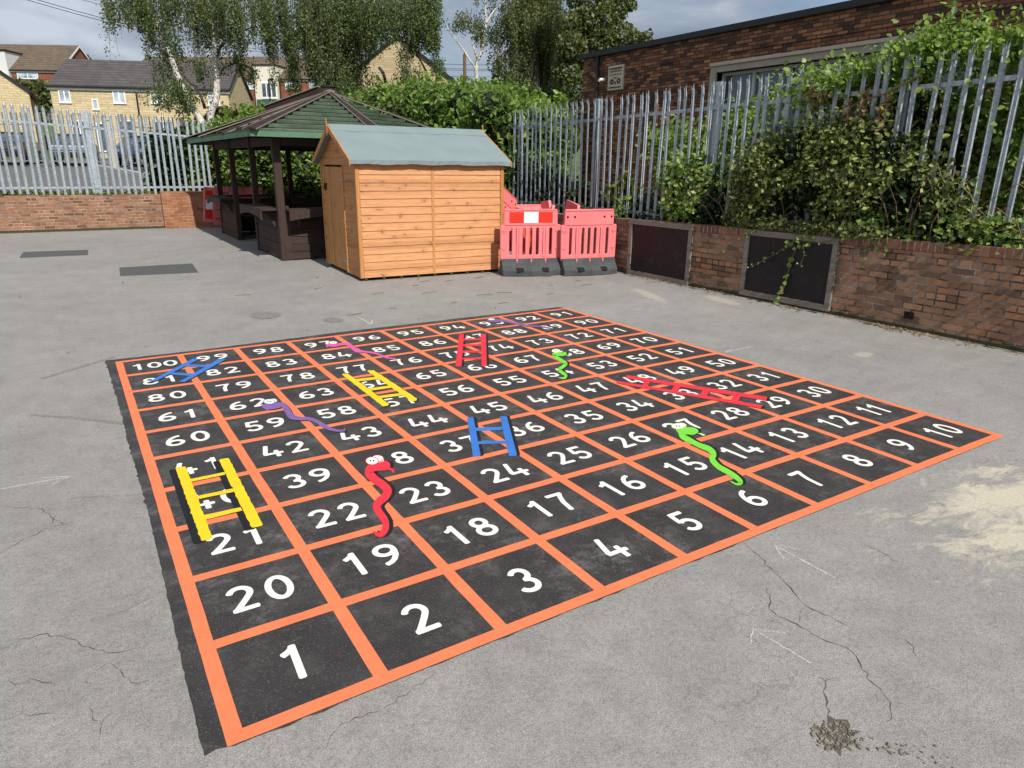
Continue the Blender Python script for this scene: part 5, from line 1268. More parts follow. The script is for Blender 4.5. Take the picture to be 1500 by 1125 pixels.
def ell_pts(n, c, r, shell=.5):
    d = rng.normal(0, 1, (n, 3)); d /= np.linalg.norm(d, axis=1, keepdims=True)
    rad = rng.uniform(shell, 1, n)**(1/2.)
    return np.array(c)+d*rad[:, None]*np.array(r)

# laurel hedge: lobed mass of shiny leaves around a solid core, inner shade put into its colour
def blobs_surface(blobs, n, shell=.72, jit=.06, sz=.5):
    w = np.array([b[1][0]*b[1][1]+b[1][0]*b[1][2]+b[1][1]*b[1][2] for b in blobs]); w = w/w.sum(); out = []
    for b, k in zip(blobs, rng.multinomial(n, w)):
        out.append(ell_pts(k, b[0], b[1], shell)+rng.normal(0, jit, (k, 3)))
    return np.concatenate(out)
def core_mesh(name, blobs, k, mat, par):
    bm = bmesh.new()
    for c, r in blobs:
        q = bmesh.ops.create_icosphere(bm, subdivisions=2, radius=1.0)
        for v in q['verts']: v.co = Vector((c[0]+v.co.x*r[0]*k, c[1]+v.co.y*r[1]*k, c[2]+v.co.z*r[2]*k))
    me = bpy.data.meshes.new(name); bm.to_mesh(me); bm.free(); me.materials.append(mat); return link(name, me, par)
M['core'] = plain('inner_shade', (.012, .017, .008), .95, .5, 6, 40, .6, .02)
def shrub(name, lab, cat, blobs, n, size, mat, core=.7, bias=(0, -.25, .6), elong=1.7, group=None, spread=.8, shell=.72, corem='core', jit=.07, zmin=None, mask=None, inner=0):
    c = np.mean([b[0] for b in blobs], 0); root = empty(name, (c[0], c[1], min(b[0][2]-b[1][2] for b in blobs)), label=lab, cat=cat, group=group); o_ = -np.array(root.location)
    P = blobs_surface(blobs, n, shell, jit)
    if zmin is not None: P = P[P[:, 2] > zmin]
    if mask is not None: P = P[field(P, mask[0], 1.3)+rng.normal(0, .14, len(P)) > mask[1]]
    sz = size*rng.uniform(.6, 1.3, len(P))
    link('leaves', leaf_geo('leaves', P+o_, sz, mat, bias, spread, elong, True, var_for(len(P))), root)
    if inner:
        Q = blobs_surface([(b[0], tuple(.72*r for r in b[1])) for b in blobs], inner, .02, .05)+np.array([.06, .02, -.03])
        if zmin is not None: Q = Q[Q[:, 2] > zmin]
        link('inner_leaves', leaf_geo('inner_leaves', Q+o_, size*1.3*rng.uniform(.6, 1.3, len(Q)), M['leaf_dark'], bias, 1., elong, True, var_for(len(Q), None, 0, .6)), root)  # darker leaf colour stands for the shade deep inside
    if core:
        cb = [((b[0][0]+o_[0], b[0][1]+o_[1], b[0][2]+o_[2]), b[1]) for b in blobs]; core_mesh('twigs', cb, core, M[corem], root)  # solid near-black lobes, not twigs: foliage shade put into the colour
    return root
def rb(x0, x1, y0, y1, z0, z1, n, r):    # random blobs in a box
    return [((rng.uniform(x0, x1), rng.uniform(y0, y1), rng.uniform(z0, z1)), (r*rng.uniform(.8, 1.25), r*rng.uniform(.8, 1.25), r*rng.uniform(.75, 1.2))) for _ in range(n)]
hb = []
for y, x0, x1, top in ((11.55, 7.95, 9.5, 3.22), (12.4, 7.95, 10.0, 3.32), (13.4, 8.05, 10.3, 3.48), (14.6, 8.1, 10.5, 3.62), (15.8, 8.2, 10.6, 3.75), (17.2, 8.2, 10.7, 3.82), (18.6, 8.2, 10.8, 3.85)):
    for x in np.arange(x0, x1, .7):
        tp = top-.42*max(0, x-8.3)*max(0, min(1, (14-y)/2))
        for z in np.arange(1.05, tp-.4, .68): hb.append(((x+rng.normal(0, .08), y+rng.normal(0, .1), z), (.55, .6, .52)))
        hb.append(((x+rng.normal(0, .1), y+rng.normal(0, .12), tp-.45+rng.normal(0, .08)), (.5*rng.uniform(.8, 1.2), .6, .46)))
for x in np.arange(4.0, 8.2, .6):      # lower skirt right behind the pavilion
    for z in (.3, .8, 1.4, 1.9): hb.append(((x, 18.75+rng.normal(0, .1), z), (.45, .42, .42)))
for x in np.arange(3.3, 8.5, .8):
    top = np.interp(x, [3, 4.5, 8.5], [2.5, 2.9, 3.6])
    for z in np.arange(1.0, top-.4, .7): hb.append(((x, 20.0+rng.normal(0, .15), z), (.62, .75, .58)))
    hb.append(((x+rng.normal(0, .1), 20.0+rng.normal(0, .15), top-.45), (.55, .7, .5)))
shrub('laurel_hedge', 'big glossy green laurel hedge behind the pavilion and the shed', 'hedge', hb, 95000, .070, M['leaf_hedge'], .74, (-.05, -.6, .6), 2.1, jit=.075)
# loose shoots standing up from the hedge top
def shoots(name, base_pts, h, mat, lm, size, par, nl=16):
    mb = MB(); P = []
    for b in base_pts:
        b = np.array(b); t = b+np.array([rng.normal(0, .12), rng.normal(0, .12), h*rng.uniform(.5, 1.2)]); mb.tube([b, (b+t)/2+rng.normal(0, .02, 3), t], [.006, .005, .002], 4)
        for k in range(nl): P.append(b+(t-b)*(k+1)/nl+rng.normal(0, .035, 3))
    o1 = mb.build(name, mat, par); P = np.array(P)
    link('leaves', leaf_geo('leaves', P, size*rng.uniform(.6, 1.2, len(P)), lm, (0, -.2, .5), .9, 1.9, True, var_for(len(P), None, .35, 1)), par); return o1
hs = [(rng.uniform(8.0, 10.2), y, float(np.interp(y, [11.5, 14.5, 19], [2.9, 3.5, 3.8]))-.15) for y in rng.uniform(11.6, 18.8, 70)]+[(x, 20+rng.normal(0, .3), float(np.interp(x, [3, 4.5, 8.5], [2.5, 2.9, 3.6]))-.1) for x in rng.uniform(3.3, 8.5, 40)]
hd = [o for o in bpy.data.objects if o.name == 'laurel_hedge'][0]
oo = np.array(hd.location); shoots('young_shoots', [np.array(p)-oo for p in hs], .42, M['vine_stem'], M['leaf_hedge'], .10, hd)

# bushes along the left fence
shrub('green_bush', 'dark leafy shrub showing through the right end of the far fence', 'shrub', [((x, 20.0+rng.normal(0, .15), z), (.5, .5, .5)) for x in np.arange(2.35, 4.2, .5) for z in (1.0, 1.5, 2.0)], 5200, .10, M['leaf_dark'], .72, (0, -.4, .6), 1.5)
qa = pd(322, 178, 25); shrub('green_bush', 'blue green leafy bush poking up over the pavilion eaves at the foot of the birches', 'shrub', [((qa[0]+dx, qa[1], qa[2]+dz), (.38, .38, .40)) for dx, dz in ((-.25, -.25), (.2, -.2), (0, .12), (.1, -.7), (-.3, -.8))], 2200, .10, M['leaf_birch2'], .7, (0, -.4, .6))
qa = pd(366, 177, 27); shrub('yellow_bush', 'yellow green bush just above the left edge of the pavilion roof', 'shrub', [((qa[0]+dx, qa[1]+dy, qa[2]+dz), (.5, .45, .35)) for dx, dy, dz in ((-.7, .3, 0), (-.1, 0, .1), (.6, -.3, .0), (1.2, -.5, -.05), (0, 0, -.6))], 2600, .09, M['leaf_yellow'], .6, (0, -.4, .6), shell=.4, jit=.12)
qa = pd(57, 140, 60); shrub('tall_hedge', 'clipped dark green hedge between the two stone houses on the left', 'hedge', [((qa[0]+dx, qa[1]+3, qa[2]+dz), (1.6, 1.4, 1.3)) for dx in (-1.6, 0, 1.4) for dz in (-3.5, -2.2, -1., .2)], 9000, .26, M['leaf_birch2'], .8, (0, -.4, .6))
for k, (u, v, lab) in enumerate(((105, 95, 'small leafy treetop just above the red brick house verge'), (129, 92, 'lone spindly treetop showing over the stone terrace roof'))):
    qa = pd(u, v, 100); rt = empty('distant_treetop', (qa[0], qa[1], 6), label=lab, cat='tree'); P = ell_pts(420, (0, 0, qa[2]-6.), (.75 if k == 0 else .5, .6, 1.1), .1)
    link('crown', leaf_geo('crown', P, .30*rng.uniform(.6, 1.2, len(P)), M['leaf_birch2'], var=var_for(len(P))), rt); mb = MB(); mb.tube([(0, 0, 0), (.1, 0, qa[2]-6.3), (-.1, 0, qa[2]-5.2)], [.2, .1, .04], 6); mb.build('trunk', M['bark_dark'], rt)
# low dark shrubs at the far car park fence
shrub('dark_shrub', 'dark shrub mass against the far fence right of the blue car', 'shrub', rb(4.2, 8.2, 33.0, 34.2, 1.6, 3.0, 22, .75), 6500, .16, M['leaf_dark'], .75, (0, -.4, .6))
# weeds along the top of the far wall
wp = np.stack([rng.uniform(-3.1, 2.3, 1500), YW+rng.uniform(.12, .40, 1500), .86+np.abs(rng.normal(0, .055, 1500))], 1)
tag(link('wall_weeds', leaf_geo('wall_weeds', wp, .05*rng.uniform(.5, 1.3, len(wp)), M['leaf_yellow'], (0, -.3, .5), 1., 2.2, True, var_for(len(wp), None, 0, .7))), kind='stuff')

# ---------------------------------------------------------------- trees
def strands_px(lst):
    """lst: (u, vtop, vbot, half width, count, depth, depth jitter) surveyed in the photograph; returns start and end points"""
    out = []
    for u, vt, vb, hw, n, dp, dj in lst:
        for _ in range(n):
            uu = u+rng.normal(0, hw*.55); d = dp+rng.normal(0, dj); t = rng.uniform(0, .55)
            v0 = vt+(vb-vt)*t*.9+rng.normal(0, 6); v1 = min(vb+rng.normal(0, 5), v0+rng.uniform(.35, 1)*(vb-vt)+8)
            a = pd(uu, v0, d); b = pd(uu+rng.normal(0, 3), v1, d); b[0], b[1] = a[0]+rng.normal(0, .10), a[1]+rng.normal(0, .10); out.append((a, b))
    return out
def field(P, f=1.9, seed=0.):
    x, y, z = P[:, 0]*f, P[:, 1]*f, P[:, 2]*f*.62
    return (np.sin(x*1.3+1.7*np.sin(z*.9+seed)+seed)+np.sin(y*1.1+1.3*np.sin(x*.8+2+seed))+np.sin(z*1.7+1.1*np.sin(y*1.2+x*.7+seed))+.7*np.sin(2.3*x-1.9*z+seed)*np.sin(2.1*z+1.3*y))/3.7
def weeping(S, per_m, jit, thr=-.10):
    P = []
    for a, b in S:
        Ln = np.linalg.norm(b-a); k = max(3, int(Ln*per_m)); t = rng.uniform(0, 1, k)[:, None]
        ph = rng.uniform(0, 6); q = a+(b-a)*t+np.concatenate([np.sin(t*5+ph), np.cos(t*4+ph), 0*t], 1)*.09; w = jit*(1-.55*t); P.append(q+rng.normal(0, 1, (k, 3))*w*np.array([1, 1, .6]))
    P = np.concatenate(P); fv = field(P)+rng.normal(0, .16, len(P)); return P[fv > thr]
def tree(name, lab, trunks, S, leafm, size, per_m=38, jit=.10, extra=None, bark='bark', limbs=(), cat='tree', group=None, twigs=.3, droop=.8, bias=(0, -.3, .4), thr=-.10):
    base = np.array(trunks[0][0][0]); root = empty(name, base, label=lab, cat=cat, group=group)
    mb = MB()
    for pts, rad in trunks:
        q = smooth_line([np.append(np.array(p), r) for p, r in zip(pts, rad)], 5); mb.tube([p[:3]-base+rng.normal(0, .012, 3) for p in q], list(q[:, 3]), 9)
    mb.build('trunk', M[bark], root, smooth=True)
    for pts, rad in limbs:
        mb = MB(); q = smooth_line([np.append(np.array(p), r) for p, r in zip(pts, rad)], 4); mb.tube([p[:3]-base+rng.normal(0, .015, 3) for p in q], list(q[:, 3]), 6); mb.build('branch', M['bark_dark'], root, smooth=True)
    mb = MB()
    for a, b in S:
        if rng.uniform() < twigs: mb.tube([a-base, (a+b)/2-base+rng.normal(0, .03, 3), b-base], [.010, .007, .004], 3, False)
    if mb.v: mb.build('twigs', M['bark_dark'], root)
    P = weeping(S, per_m, jit, thr) if S else np.zeros((0, 3))
    if extra is not None: P = np.concatenate([P, extra])
    link('crown', leaf_geo('crown', P-base, size*rng.uniform(.6, 1.35, len(P)), leafm, bias, .9, 1.5, False, var_for(len(P)), droop), root)
    return root
D = 24.0
tA = [pd(306, 215, D), pd(296, 180, D), pd(277, 150, D), pd(263, 118, D), pd(250, 85, D), pd(238, 50, D), pd(224, 18, D), pd(212, -12, D), pd(196, -70, D), pd(190, -140, D)]
tB = [pd(300, 235, D+.4), pd(309, 168, D+.4), pd(317, 140, D+.4), pd(318, 112, D+.4), pd(316, 85, D+.4), pd(313, 55, D+.3), pd(306, 10, D), pd(300, -80, D)]
base_l = [(pd(300, 262, D), .17)]
limbs = [([pd(300, 158, D+.3), pd(290, 132, D), pd(278, 118, D-.2), pd(262, 105, D-.4)], [.06, .05, .04, .025]),
         ([pd(250, 85, D), pd(236, 72, D-.3), pd(225, 70, D-.5), pd(210, 62, D-.6)], [.05, .035, .025, .015]),
         ([pd(316, 85, D+.4), pd(330, 60, D+.3), pd(352, 45, D), pd(372, 40, D-.3)], [.06, .05, .035, .02]),
         ([pd(318, 112, D+.4), pd(335, 95, D+.6), pd(355, 95, D+.8), pd(376, 108, D+1)], [.05, .04, .03, .02]),
         ([pd(224, 18, D), pd(205, -5, D-.2), pd(180, -20, D-.3), pd(160, -14, D-.4)], [.05, .04, .03, .02])]
SA = strands_px([(158, -40, 78, 8, 22, D, .5), (178, -50, 40, 10, 22, D, .6), (196, -60, 45, 12, 30, D, .8), (215, -60, 66, 11, 40, D, .9), (214, 55, 88, 6, 10, D, .5), (235, -40, 100, 10, 46, D, .9), (228, 70, 140, 8, 16, D-.3, .5),
                 (206, 105, 150, 9, 15, D-.6, .3), (222, 110, 140, 6, 7, D-.6, .3), (232, 122, 162, 5, 9, D-.5, .3), (255, -40, 85, 12, 46, D, 1.), (258, 100, 150, 10, 22, D-.5, .4), (246, 118, 160, 8, 14, D-.5, .4),
                 (268, 118, 166, 9, 20, D-.3, .4), (278, 130, 164, 5, 10, D-.2, .4), (282, -40, 100, 12, 52, D, 1.), (305, -40, 100, 12, 46, D, 1.1), (292, 60, 120, 12, 18, D+.5, .5), (302, 100, 128, 8, 10, D+.6, .5), (326, -40, 90, 12, 46, D, 1.1),
                 (348, -40, 78, 12, 46, D, 1.1), (330, 78, 112, 12, 14, D+.8, .5), (368, 85, 122, 12, 16, D+1., .5), (350, 80, 110, 12, 12, D+1., .5), (372, -40, 66, 10, 34, D, 1.1), (390, -40, 50, 9, 22, D+.3, 1.), (300, 136, 152, 8, 5, D, .4)])
top = ell_pts(5200, pd(285, -190, D), (2.7, 2.4, 3.0), .25)
tree('silver_birch', 'weeping silver birch with two pale leaning trunks in front of the stone terrace', [([tA[0]-np.array([0, 0, 1.2])]+tA, [.16, .135, .13, .115, .10, .09, .08, .07, .06, .045, .03]), ([tB[0]-np.array([0, 0, .6])]+tB, [.15, .14, .125, .115, .10, .085, .07, .06, .03])], SA, M['leaf_birch'], .052, 74, .10, top, limbs=limbs, thr=.0)
D = 27.0
tC = [pd(500, 240, D), pd(502, 150, D), pd(500, 100, D), pd(497, 60, D), pd(503, 10, D), pd(500, -60, D), pd(497, -160, D)]
limbsC = [([pd(501, 110, D), pd(520, 70, D-.3), pd(548, 30, D-.6), pd(552, 18, D-.7)], [.08, .07, .05, .03]), ([pd(499, 90, D), pd(470, 50, D), pd(440, 30, D), pd(418, 22, D)], [.08, .07, .05, .03]),
          ([pd(503, 10, D), pd(560, -20, D), pd(600, -30, D), pd(632, -20, D)], [.08, .06, .05, .03]), ([pd(570, 138, D+1), pd(562, 112, D+1), pd(556, 98, D+1)], [.07, .07, .06]), ([pd(640, 128, D+2), pd(630, 118, D+2), pd(622, 100, D+2), pd(612, 82, D+2)], [.05, .05, .04, .03]), ([pd(450, 60, D), pd(446, 40, D), pd(428, 20, D)], [.05, .04, .03])]
SC = strands_px([(388, -60, 92, 7, 34, D, .8), (398, 40, 124, 6, 22, D-.3, .5), (412, -60, 80, 10, 44, D, 1.), (424, 30, 132, 7, 30, D-.3, .6), (436, -60, 70, 10, 46, D, 1.), (452, -60, 110, 10, 80, D, 1.1), (466, -50, 135, 9, 80, D, 1.1), (482, -40, 135, 9, 80, D, 1.1), (496, -40, 140, 9, 90, D, 1.1), (510, -40, 142, 9, 90, D, 1.1),
                 (524, -40, 104, 9, 60, D, 1.2), (538, -40, 78, 10, 56, D, 1.2), (553, -40, 64, 10, 50, D, 1.2), (568, -40, 56, 10, 40, D, 1.2), (583, -40, 54, 9, 40, D, 1.2), (592, 30, 112, 7, 24, D, .8), (598, 70, 128, 8, 26, D, .6), (604, -40, 76, 9, 46, D, 1.2), (616, -40, 72, 9, 44, D, 1.1), (612, 90, 122, 8, 16, D, .6), (628, -40, 72, 7, 32, D, 1.), (636, -30, 75, 5, 20, D, .8), (636, 80, 112, 7, 16, D+.5, .5), (645, 82, 110, 5, 10, D+.6, .4), (640, -40, 12, 5, 12, D, .8), (562, 118, 142, 10, 14, D+.6, .5), (584, 100, 122, 8, 8, D+.5, .5), (540, 98, 138, 7, 12, D, .5), (472, 120, 150, 8, 10, D-.5, .5), (520, 112, 146, 6, 10, D, .5)])
topC = ell_pts(9000, pd(510, -230, D), (4.0, 3.4, 4.2), .25)
tree('silver_birch', 'largest weeping birch with a dense curtain of leaves behind the pavilion', [([tC[0]-np.array([0, 0, .5])]+tC, [.24, .23, .21, .19, .17, .15, .12, .06])], SC, M['leaf_birch'], .056, 82, .12, topC, limbs=limbsC, bark='bark_dark', thr=.0)
D = 30.0
tD = [pd(699, 175, D), pd(699, 130, D), pd(698, 97, D), pd(706, 73, D), pd(712, 35, D), pd(710, 0, D), pd(712, -40, D)]
limbsD = []
SD_ = strands_px([(672, 18, 48, 5, 14, D, .4), (684, 16, 46, 8, 24, D, .5), (700, 20, 62, 7, 24, D, .5), (712, 38, 66, 6, 16, D, .5), (726, 20, 62, 7, 18, D, .5), (700, -30, 14, 7, 14, D, .5), (718, -40, 20, 9, 20, D, .6), (660, 28, 42, 4, 3, D, .3)])
tree('silver_birch', 'slim bare birch with a white forked trunk and few leaves beside the utility pole', [([tD[0]-np.array([0, 0, 1.])]+tD, [.11, .10, .085, .075, .062, .05, .042, .025]), ([pd(697, 102, D), pd(682, 78, D), pd(670, 61, D), pd(657, 45, D), pd(654, 34, D)], [.05, .042, .034, .022, .010]), ([pd(699, 86, D), pd(692, 66, D), pd(690, 52, D), pd(684, 40, D)], [.04, .032, .022, .012]), ([pd(712, 35, D), pd(722, 18, D), pd(740, 0, D), pd(750, -20, D)], [.05, .04, .03, .02])],
     SD_, M['leaf_birch2'], .060, 48, .13, None)
D = 29.0
def clumps_px(lst, per=60):
    P = []
    for u, v, r, n, dp in lst:
        c = pd(u, v, dp); R_m = r*dp/FPX; P.append(ell_pts(n, c, (R_m, R_m*.9, R_m*.9), .35))
    return np.concatenate(P)
SE_ = strands_px([(742, -60, 60, 9, 60, D, .9), (757, -60, 62, 10, 80, D, 1.), (772, -60, 90, 10, 90, D, 1.1), (788, -60, 110, 10, 96, D, 1.1), (804, -60, 112, 10, 92, D, 1.1), (818, -40, 104, 8, 66, D, 1.), (828, 0, 90, 5, 24, D, .8), (730, 60, 112, 10, 34, D+.5, .8), (738, 70, 145, 11, 60, D+.5, 1.), (755, 60, 150, 11, 80, D+.5, 1.), (775, 80, 160, 12, 80, D+.5, 1.), (797, 90, 165, 12, 80, D+.5, 1.), (820, 90, 165, 12, 80, D+.5, 1.), (722, 118, 150, 5, 12, D+.5, .5)])
tree('weeping_birch', 'tall olive green weeping birch left of the brick hall', [([pd(785, 200, D)-np.array([0, 0, .8]), pd(785, 200, D), pd(782, 120, D), pd(785, 40, D), pd(790, -60, D), pd(792, -150, D)], [.24, .22, .2, .17, .13, .05])], SE_, M['leaf_birch2'], .060, 86, .12, ell_pts(5000, pd(785, -170, D), (2.6, 2.6, 3.2), .25),
     limbs=[([pd(722, 116, D+.3), pd(735, 94, D), pd(742, 78, D), pd(770, 42, D-.5), pd(780, 20, D-.8)], [.06, .06, .055, .04, .02]), ([pd(742, 78, D), pd(762, 60, D-.6), pd(772, 40, D-.9)], [.045, .04, .03])], bark='bark_dark', thr=.0)
D = 25.0
cl = clumps_px([(838, 165, 22, 700, D+.5), (855, 185, 20, 600, D+.5), (842, 205, 20, 500, D+.5), (865, 160, 18, 500, D+.5), (842, 38, 22, 900, D), (862, 30, 26, 1100, D), (838, 70, 26, 1200, D), (862, 75, 30, 1500, D+.5), (888, 30, 26, 1100, D), (886, 62, 26, 1100, D), (912, 55, 24, 800, D), (930, 62, 18, 500, D), (905, 12, 20, 600, D), (868, 0, 26, 800, D), (832, 105, 26, 1100, D+.5), (850, 130, 28, 1100, D+.5), (880, 95, 26, 900, D+.5), (945, 58, 12, 180, D), (925, 8, 10, 140, D), (842, 0, 14, 300, D), (900, -40, 30, 700, D), (860, -60, 34, 800, D), (952, 48, 6, 24, D)])
tree('broadleaf_tree', 'dense dark green tree rising directly behind the left corner of the brick hall', [([pd(868, 200, D)-np.array([0, 0, .5]), pd(868, 200, D), pd(866, 110, D), pd(872, 40, D), pd(880, -50, D)], [.2, .19, .16, .12, .05])], [], M['leaf_birch2'], .095, 30, .1, cl, bark='bark_dark', droop=.35,
     limbs=[([pd(866, 110, D), pd(885, 70, D), pd(910, 55, D), pd(935, 55, D)], [.07, .06, .04, .02]), ([pd(868, 90, D), pd(845, 60, D), pd(838, 35, D)], [.07, .05, .03])])

# ---------------------------------------------------------------- growth along the right wall and fence
def along(profile, n_each, xr, rr, zb=.95):
    """lobes filling the height under a profile of (y, top z)"""
    B_ = []; ys = [p[0] for p in profile]
    for y in np.arange(min(ys), max(ys), .26):
        tp = np.interp(y, ys, [p[1] for p in profile])
        for z in np.arange(zb, max(zb+.05, tp-rr*.6), .26):
            B_.append(((rng.uniform(*xr), y+rng.normal(0, .08), z+rng.normal(0, .05)), (rr*rng.uniform(.8, 1.15), rr*rng.uniform(.9, 1.3), rr*rng.uniform(.8, 1.2))))
    return B_
front = [(.2, 1.05), (1.0, 1.12), (1.85, 1.38), (2.35, 1.80), (2.75, 2.22), (3.2, 2.30), (3.7, 2.15), (4.2, 2.34), (4.6, 2.0), (5.0, 1.55), (5.3, 1.15), (5.6, 1.05)]
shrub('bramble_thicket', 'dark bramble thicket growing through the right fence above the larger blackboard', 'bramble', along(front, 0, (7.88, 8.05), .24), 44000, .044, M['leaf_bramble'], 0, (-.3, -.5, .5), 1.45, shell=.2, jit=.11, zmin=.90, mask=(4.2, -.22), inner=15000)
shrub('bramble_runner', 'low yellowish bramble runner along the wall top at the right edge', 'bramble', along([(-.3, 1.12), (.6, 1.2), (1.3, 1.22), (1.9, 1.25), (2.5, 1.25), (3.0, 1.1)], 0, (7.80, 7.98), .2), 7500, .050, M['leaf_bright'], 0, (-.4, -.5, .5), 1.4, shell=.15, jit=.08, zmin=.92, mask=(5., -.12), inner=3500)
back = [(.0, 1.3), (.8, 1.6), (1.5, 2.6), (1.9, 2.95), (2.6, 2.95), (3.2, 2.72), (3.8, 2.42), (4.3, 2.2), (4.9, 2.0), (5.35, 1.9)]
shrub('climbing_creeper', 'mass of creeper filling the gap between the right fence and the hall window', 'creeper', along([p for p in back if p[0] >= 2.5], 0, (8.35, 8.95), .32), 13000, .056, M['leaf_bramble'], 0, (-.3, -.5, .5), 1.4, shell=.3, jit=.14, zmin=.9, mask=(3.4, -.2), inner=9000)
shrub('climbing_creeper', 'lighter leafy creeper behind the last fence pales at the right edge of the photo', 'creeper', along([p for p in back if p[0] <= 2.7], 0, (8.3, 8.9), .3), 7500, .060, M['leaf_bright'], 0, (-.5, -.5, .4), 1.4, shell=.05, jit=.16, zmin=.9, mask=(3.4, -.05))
tops = [((8.25, y, z), (.34, .30, .20)) for y, z in ((1.75, 2.92), (2.05, 3.02), (2.4, 3.05), (2.75, 2.98), (3.1, 2.86))]+[((8.05, y, z), (.26, .26, .17)) for y, z in ((3.35, 2.78), (3.65, 2.72), (3.95, 2.64), (4.2, 2.62), (3.5, 2.58), (2.95, 2.72))]+[((8.4, 1.6, 2.6), (.3, .25, .4)), ((8.45, 1.75, 2.2), (.3, .25, .4)), ((8.15, 4.75, 2.55), (.15, .25, .12))]
shrub('leafy_vine', 'bright yellow green vine spilling over the top of the right fence', 'vine', tops, 8200, .056, M['leaf_bright'], 0, (-.15, -.45, .65), 1.4, shell=.05, jit=.13, spread=.9, mask=(4.5, -.12))
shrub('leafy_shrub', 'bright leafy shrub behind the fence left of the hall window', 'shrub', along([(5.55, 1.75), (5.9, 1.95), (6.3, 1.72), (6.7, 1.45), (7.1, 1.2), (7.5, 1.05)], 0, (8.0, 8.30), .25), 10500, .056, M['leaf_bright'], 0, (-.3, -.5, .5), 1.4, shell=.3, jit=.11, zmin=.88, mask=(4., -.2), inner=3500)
shrub('leafy_shrub', 'looser climber on the hall wall behind the fence, above the bright shrub', 'shrub', [((rng.uniform(8.6, 9.6), y, z), (.3, .35, .25)) for y, z in ((6.4, 2.1), (6.9, 2.15), (7.4, 2.1), (6.1, 2.4), (7.9, 1.9), (6.6, 1.7), (7.2, 1.5))], 2600, .065, M['leaf_bright'], 0, (-.3, -.5, .5), 1.4, shell=.1, jit=.14)
shrub('dark_ivy', 'low dark ivy creeping along the wall top behind the plastic barriers', 'ivy', along([(5.5, 1.15), (6.2, 1.15), (7.0, 1.22), (7.6, 1.3), (8.4, 1.35), (9.2, 1.5), (10.4, 1.7), (11.2, 2.0)], 0, (8.1, 8.6), .24), 5200, .07, M['leaf_dark'], .7, (-.3, -.3, .55), 1.4, shell=.6, jit=.06, zmin=.88)
shrub('yellow_plant', 'small clump of yellowing stems on the wall top right of the thick fence post', 'plant', [((8.12, 7.55, 1.35), (.12, .14, .30)), ((8.15, 7.8, 1.25), (.12, .14, .25))], 260, .07, M['leaf_yellow'], 0, (-.3, -.3, .4), 2.6, shell=.1, jit=.05)
dl = np.concatenate([ell_pts(90, (7.93, 3.88, 2.58), (.08, .15, .14), .1), ell_pts(45, (7.93, 3.26, 2.42), (.05, .06, .22), .1), ell_pts(55, (7.92, 3.0, 2.32), (.05, .06, .24), .1), ell_pts(40, (7.92, 3.42, 2.32), (.05, .05, .20), .1)])
dr_ = empty('dead_bramble', (7.93, 3.4, 2.2), label='withered brown leaves hanging on a dry stem against the fence pales', cat='dead branch')
link('leaves', leaf_geo('leaves', dl-np.array([7.93, 3.4, 2.2]), .048*rng.uniform(.6, 1.3, len(dl)), M['leaf_brown'], (-.4, -.4, .2), 1., 2.2, True, var_for(len(dl), None, .2, 1), .8), dr_)
mb = MB(); mb.tube([(-.02, -.75, .50), (-.03, -.45, .36), (-.03, -.1, .27), (-.02, .1, .16)], [.008, .01, .009, .006], 6); mb.tube([(-.02, .45, .62), (-.03, .5, .4), (-.02, .52, .2)], [.006, .006, .004], 5); mb.build('stem', M['twig'], dr_)
# red-brown arching bramble stems
mb = MB()
for k in range(46):
    y = rng.uniform(.8, 5.3); x = rng.uniform(7.72, 7.95); z0 = .9; h = rng.uniform(.25, .9); dy = rng.normal(0, .3)
    mb.tube([(x+.1, y, z0), (x-.02, y+dy*.4, z0+h*.7), (x-.10, y+dy, z0+h), (x-.18, y+dy*1.5, z0+h*.8)], [.006, .005, .004, .002], 4, False)
bt = [o for o in bpy.data.objects if o.name == 'bramble_thicket'][0]; o = mb.build('stems', M['twig'], bt, tuple(-np.array(bt.location)))
# vine hanging over the blackboard
vx = 7.60
def vpt(u, v): return px_(u, v, 0, vx)
vn = empty('hanging_vine', tuple(vpt(1170, 345)), label='green vine hanging down over the larger blackboard', cat='vine'); v0 = vpt(1170, 345)
mb = MB(); VP = []; VS = []
for path, ls, cnt in (([(1176, 334), (1172, 350), (1160, 372), (1153, 395), (1148, 418), (1140, 432), (1138, 446)], .062, 30), ([(1176, 338), (1163, 352), (1140, 368), (1120, 380), (1100, 391)], .028, 26), ([(1188, 334), (1178, 345), (1168, 352), (1150, 358)], .05, 22), ([(1172, 352), (1176, 372), (1172, 388)], .03, 12), ([(1200, 336), (1190, 350), (1182, 360)], .045, 14), ([(1120, 333), (1095, 345), (1072, 358), (1058, 370)], .03, 18), ([(1130, 333), (1108, 338), (1090, 345)], .04, 16),
                      ([(1270, 340), (1266, 360), (1265, 375), (1264, 390)], .025, 18), ([(1288, 340), (1284, 358), (1282, 372)], .025, 14), ([(1296, 338), (1297, 358), (1296, 372)], .022, 12), ([(1240, 338), (1220, 350), (1200, 358)], .028, 16), ([(1300, 340), (1260, 345), (1232, 352)], .03, 18)):
    q = smooth_line([vpt(*p) for p in path], 6); q[:, 0] += np.linspace(.06, 0, len(q)); mb.tube([p-v0 for p in q], np.linspace(.005, .002, len(q)), 5, False)
    for _ in range(cnt):
        i = rng.integers(0, len(q)); VP.append(q[i]-v0+rng.normal(0, .016, 3)); VS.append(ls*rng.uniform(.6, 1.25))
mb.build('stems', M['vine_stem'], vn); link('leaves', leaf_geo('leaves', np.array(VP), np.array(VS), M['leaf_bright'], (-.8, -.5, .4), .5, 1.2, True, var_for(len(VP), None, .25, 1.)), vn)
